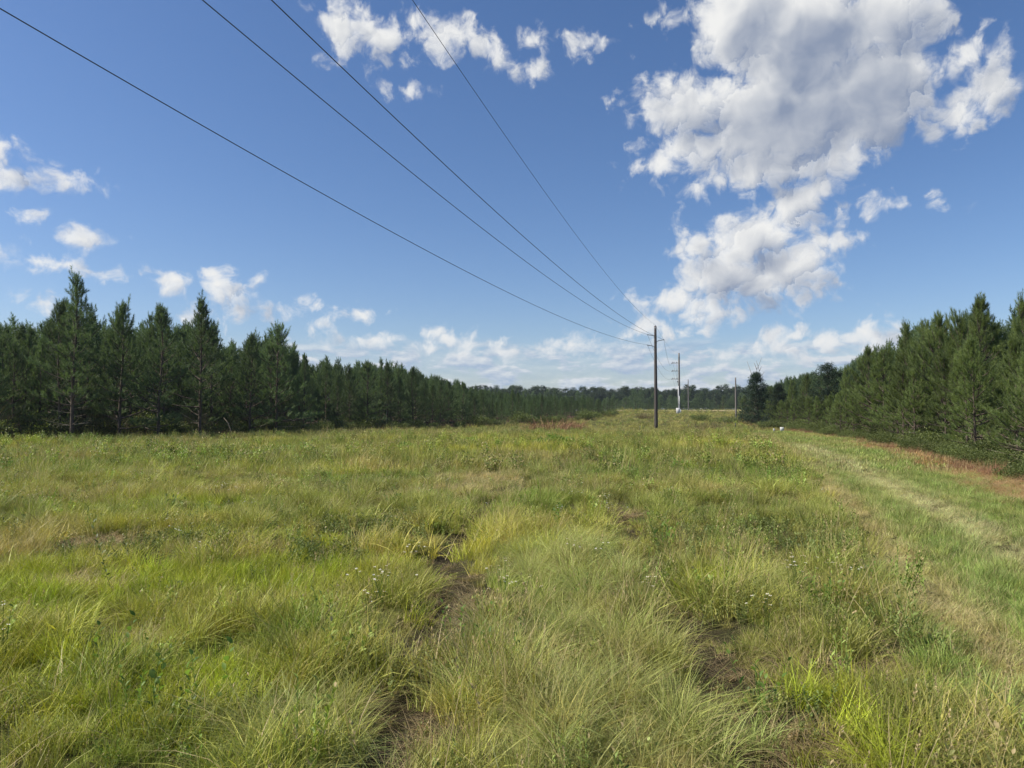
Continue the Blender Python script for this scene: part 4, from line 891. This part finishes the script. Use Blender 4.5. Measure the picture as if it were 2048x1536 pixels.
for k, (px, py, lb) in enumerate([(735, 1225, 'clump of tiny white daisies left of the near wheel rut, nearer the camera'), (775, 1215, 'clump of tiny white daisies touching the left edge of the near rut'), (745, 1290, 'lowest clump of white daisies left of the near rut'),
        (1010, 1210, 'few white daisies at the left foot of the big arching tussock'), (1030, 1240, 'two or three white daisies just below those at the foot of the tussock'), (1585, 1210, 'large clump of white daisies between the ruts and the mown way'), (1610, 1195, 'white daisies at the right of the large daisy clump'),
        (1670, 1195, 'white daisies nearest the mown way'), (1530, 1300, 'pair of small white daisies in the right foreground weeds'), (470, 1010, 'bright clump of white daisies in the left middle field'), (450, 1008, 'loose white daisies beside the bright clump in the left field'),
        (400, 1160, 'few white daisies in the left field beside a dark weed patch'), (870, 1010, 'hazy drift of small white flowers above the near rut'), (885, 985, 'farther hazy drift of small white flowers above the near rut'), (45, 985, 'white flowers at the far left of the field'),
        (820, 1165, 'pair of white daisies right of the yellow grass'), (1175, 1145, 'white daisies on the big arching tussock'), (1300, 1245, 'white daisies right of the big arching tussock'), (5, 1330, 'white daisies at the left edge of the foreground')]):
    x, y = G(px, py); m_ = DAI[k % 3]; s = 1.0+.04*y; o = obj('white_daisy', None, label=lb, cat='flowers', group='clumps of white daisies', loc=(x, y, float(hz(x, y))), rz=k*1.3, sc=(s, s, 1)); o.empty_display_size = .1
    obj('petals', m_[0], o); obj('stem', m_[1], o); obj('flower_eye', m_[2], o)
# drifts of small pale flowers one could not count
n = 1500; x, y = grass_points(.9, 6, 40, .7); q = fbm(x, y, 3.5, 88); k = (rs.rand(len(x)) < .03+.9*sstep(.58, .72, q)+.5*near_any(x, y, [patch(1400, 1000, 1.8), patch(1470, 960, 2.5), patch(870, 1000, 1.0), patch(1180, 1010, 1.0)])) & (side(x, y, MOWN) < .5) & (side(x, y, LEFT) > 1)
x = x[k]; y = y[k]; n = len(x); print('flowers', n)
scatter('wildflowers', [bpy.data.objects.new('flower_source.%03d' % i, m_[0]) for i, m_ in enumerate(DAI)], np.stack([x, y, hz(x, y)-.06], -1), np.stack([0*x, 0*x, rs.rand(n)*6.28], -1), np.ones((n, 3))*np.array([1.2, 1.2, 1])*(.75+.25*rs.rand(n))[:, None], rs.randint(0, 3, n), np.ones((n, 3)), np.zeros(n), 'scattered drifts of tiny white wildflowers through the grass', 'flowers')
LW = [weed('leaves', M_leaf_bright, 800+i, h=[.34, .28][i], stems=[3, 5][i], lv=[8, 7][i], L=[.052, .045][i], W=[.028, .018][i]) for i in range(2)]
LWD = [weed('leaves', M_leaf, 810+i, h=.6, stems=1, lv=26, L=.06, W=.02) for i in range(1)]
for (px, py, ms, s, lb) in [(222, 1360, LW[0], 1.0, 'upright broad-leaved seedling below the dry white grass tuft'), (265, 1440, LW[1], .9, 'small leafy plant just above the left corner of the foreground'), (300, 1445, LW[0], .9, 'leafy plant right of the small one in the left foreground'),
        (410, 1440, LW[0], 1.05, 'leafy plant with paired broad leaves in the left foreground'), (335, 1350, LW[1], .8, 'leafy weed right of the dry white grass tuft'), (930, 1300, LW[1], 1.1, 'yellow-green leafy weed on the right lip of the near rut'), (905, 1290, LW[0], .8, 'leafy weed standing in the near rut'),
        (1000, 1350, LW[1], 1., 'leafy weed between the near rut and the pale tussocks'), (1520, 1430, LW[1], 1.2, 'silvery leafy weed in the right foreground'), (1650, 1230, LW[1], 1.2, 'bright leafy weed left of the mown way'), (230, 1190, LWD[0], 1., 'tall narrow dark stalk with tiny leaves in the left field'),
        (600, 1130, LWD[0], .7, 'short dark stalk in the grass left of the near rut'), (1730, 1195, LW[0], .9, 'pale broad-leaved weed beside the mown way'), (1110, 1070, LW[0], 1.2, 'leafy weed with a pale bud between the two ruts'), (1330, 1110, LW[1], 1.7, 'clump of long dark leaves right of the far rut')]:
    x, y = G(px, py); o = obj('leafy_weed', ms, label=lb, cat='plant', group='leafy weeds in the field', loc=(x, y, float(hz(x, y))), rz=px*.1, sc=s)

# ------------------------------------------------------------------ air
mb = MB(); hx0, hx1, hy0, hy1 = -700, 700, -80, 900
m, T, o = material('haze_air'); pv = T.node('ShaderNodeVolumePrincipled', {'Color': (.72, .82, .95, 1), 'Density': .00016, 'Anisotropy': .2}); T.l.new(pv.outputs[0], o.inputs['Volume'])
hv = [(x, y, z) for z in (-2.5, 60) for y in (hy0, hy1) for x in (hx0, hx1)]
obj('haze', mesh_np('haze', hv, [np.array([(0, 2, 3, 1), (4, 5, 7, 6), (0, 1, 5, 4), (2, 6, 7, 3), (0, 4, 6, 2), (1, 3, 7, 5)])], m), kind='stuff', label='thin blue summer air over the field and woods', cat='haze')
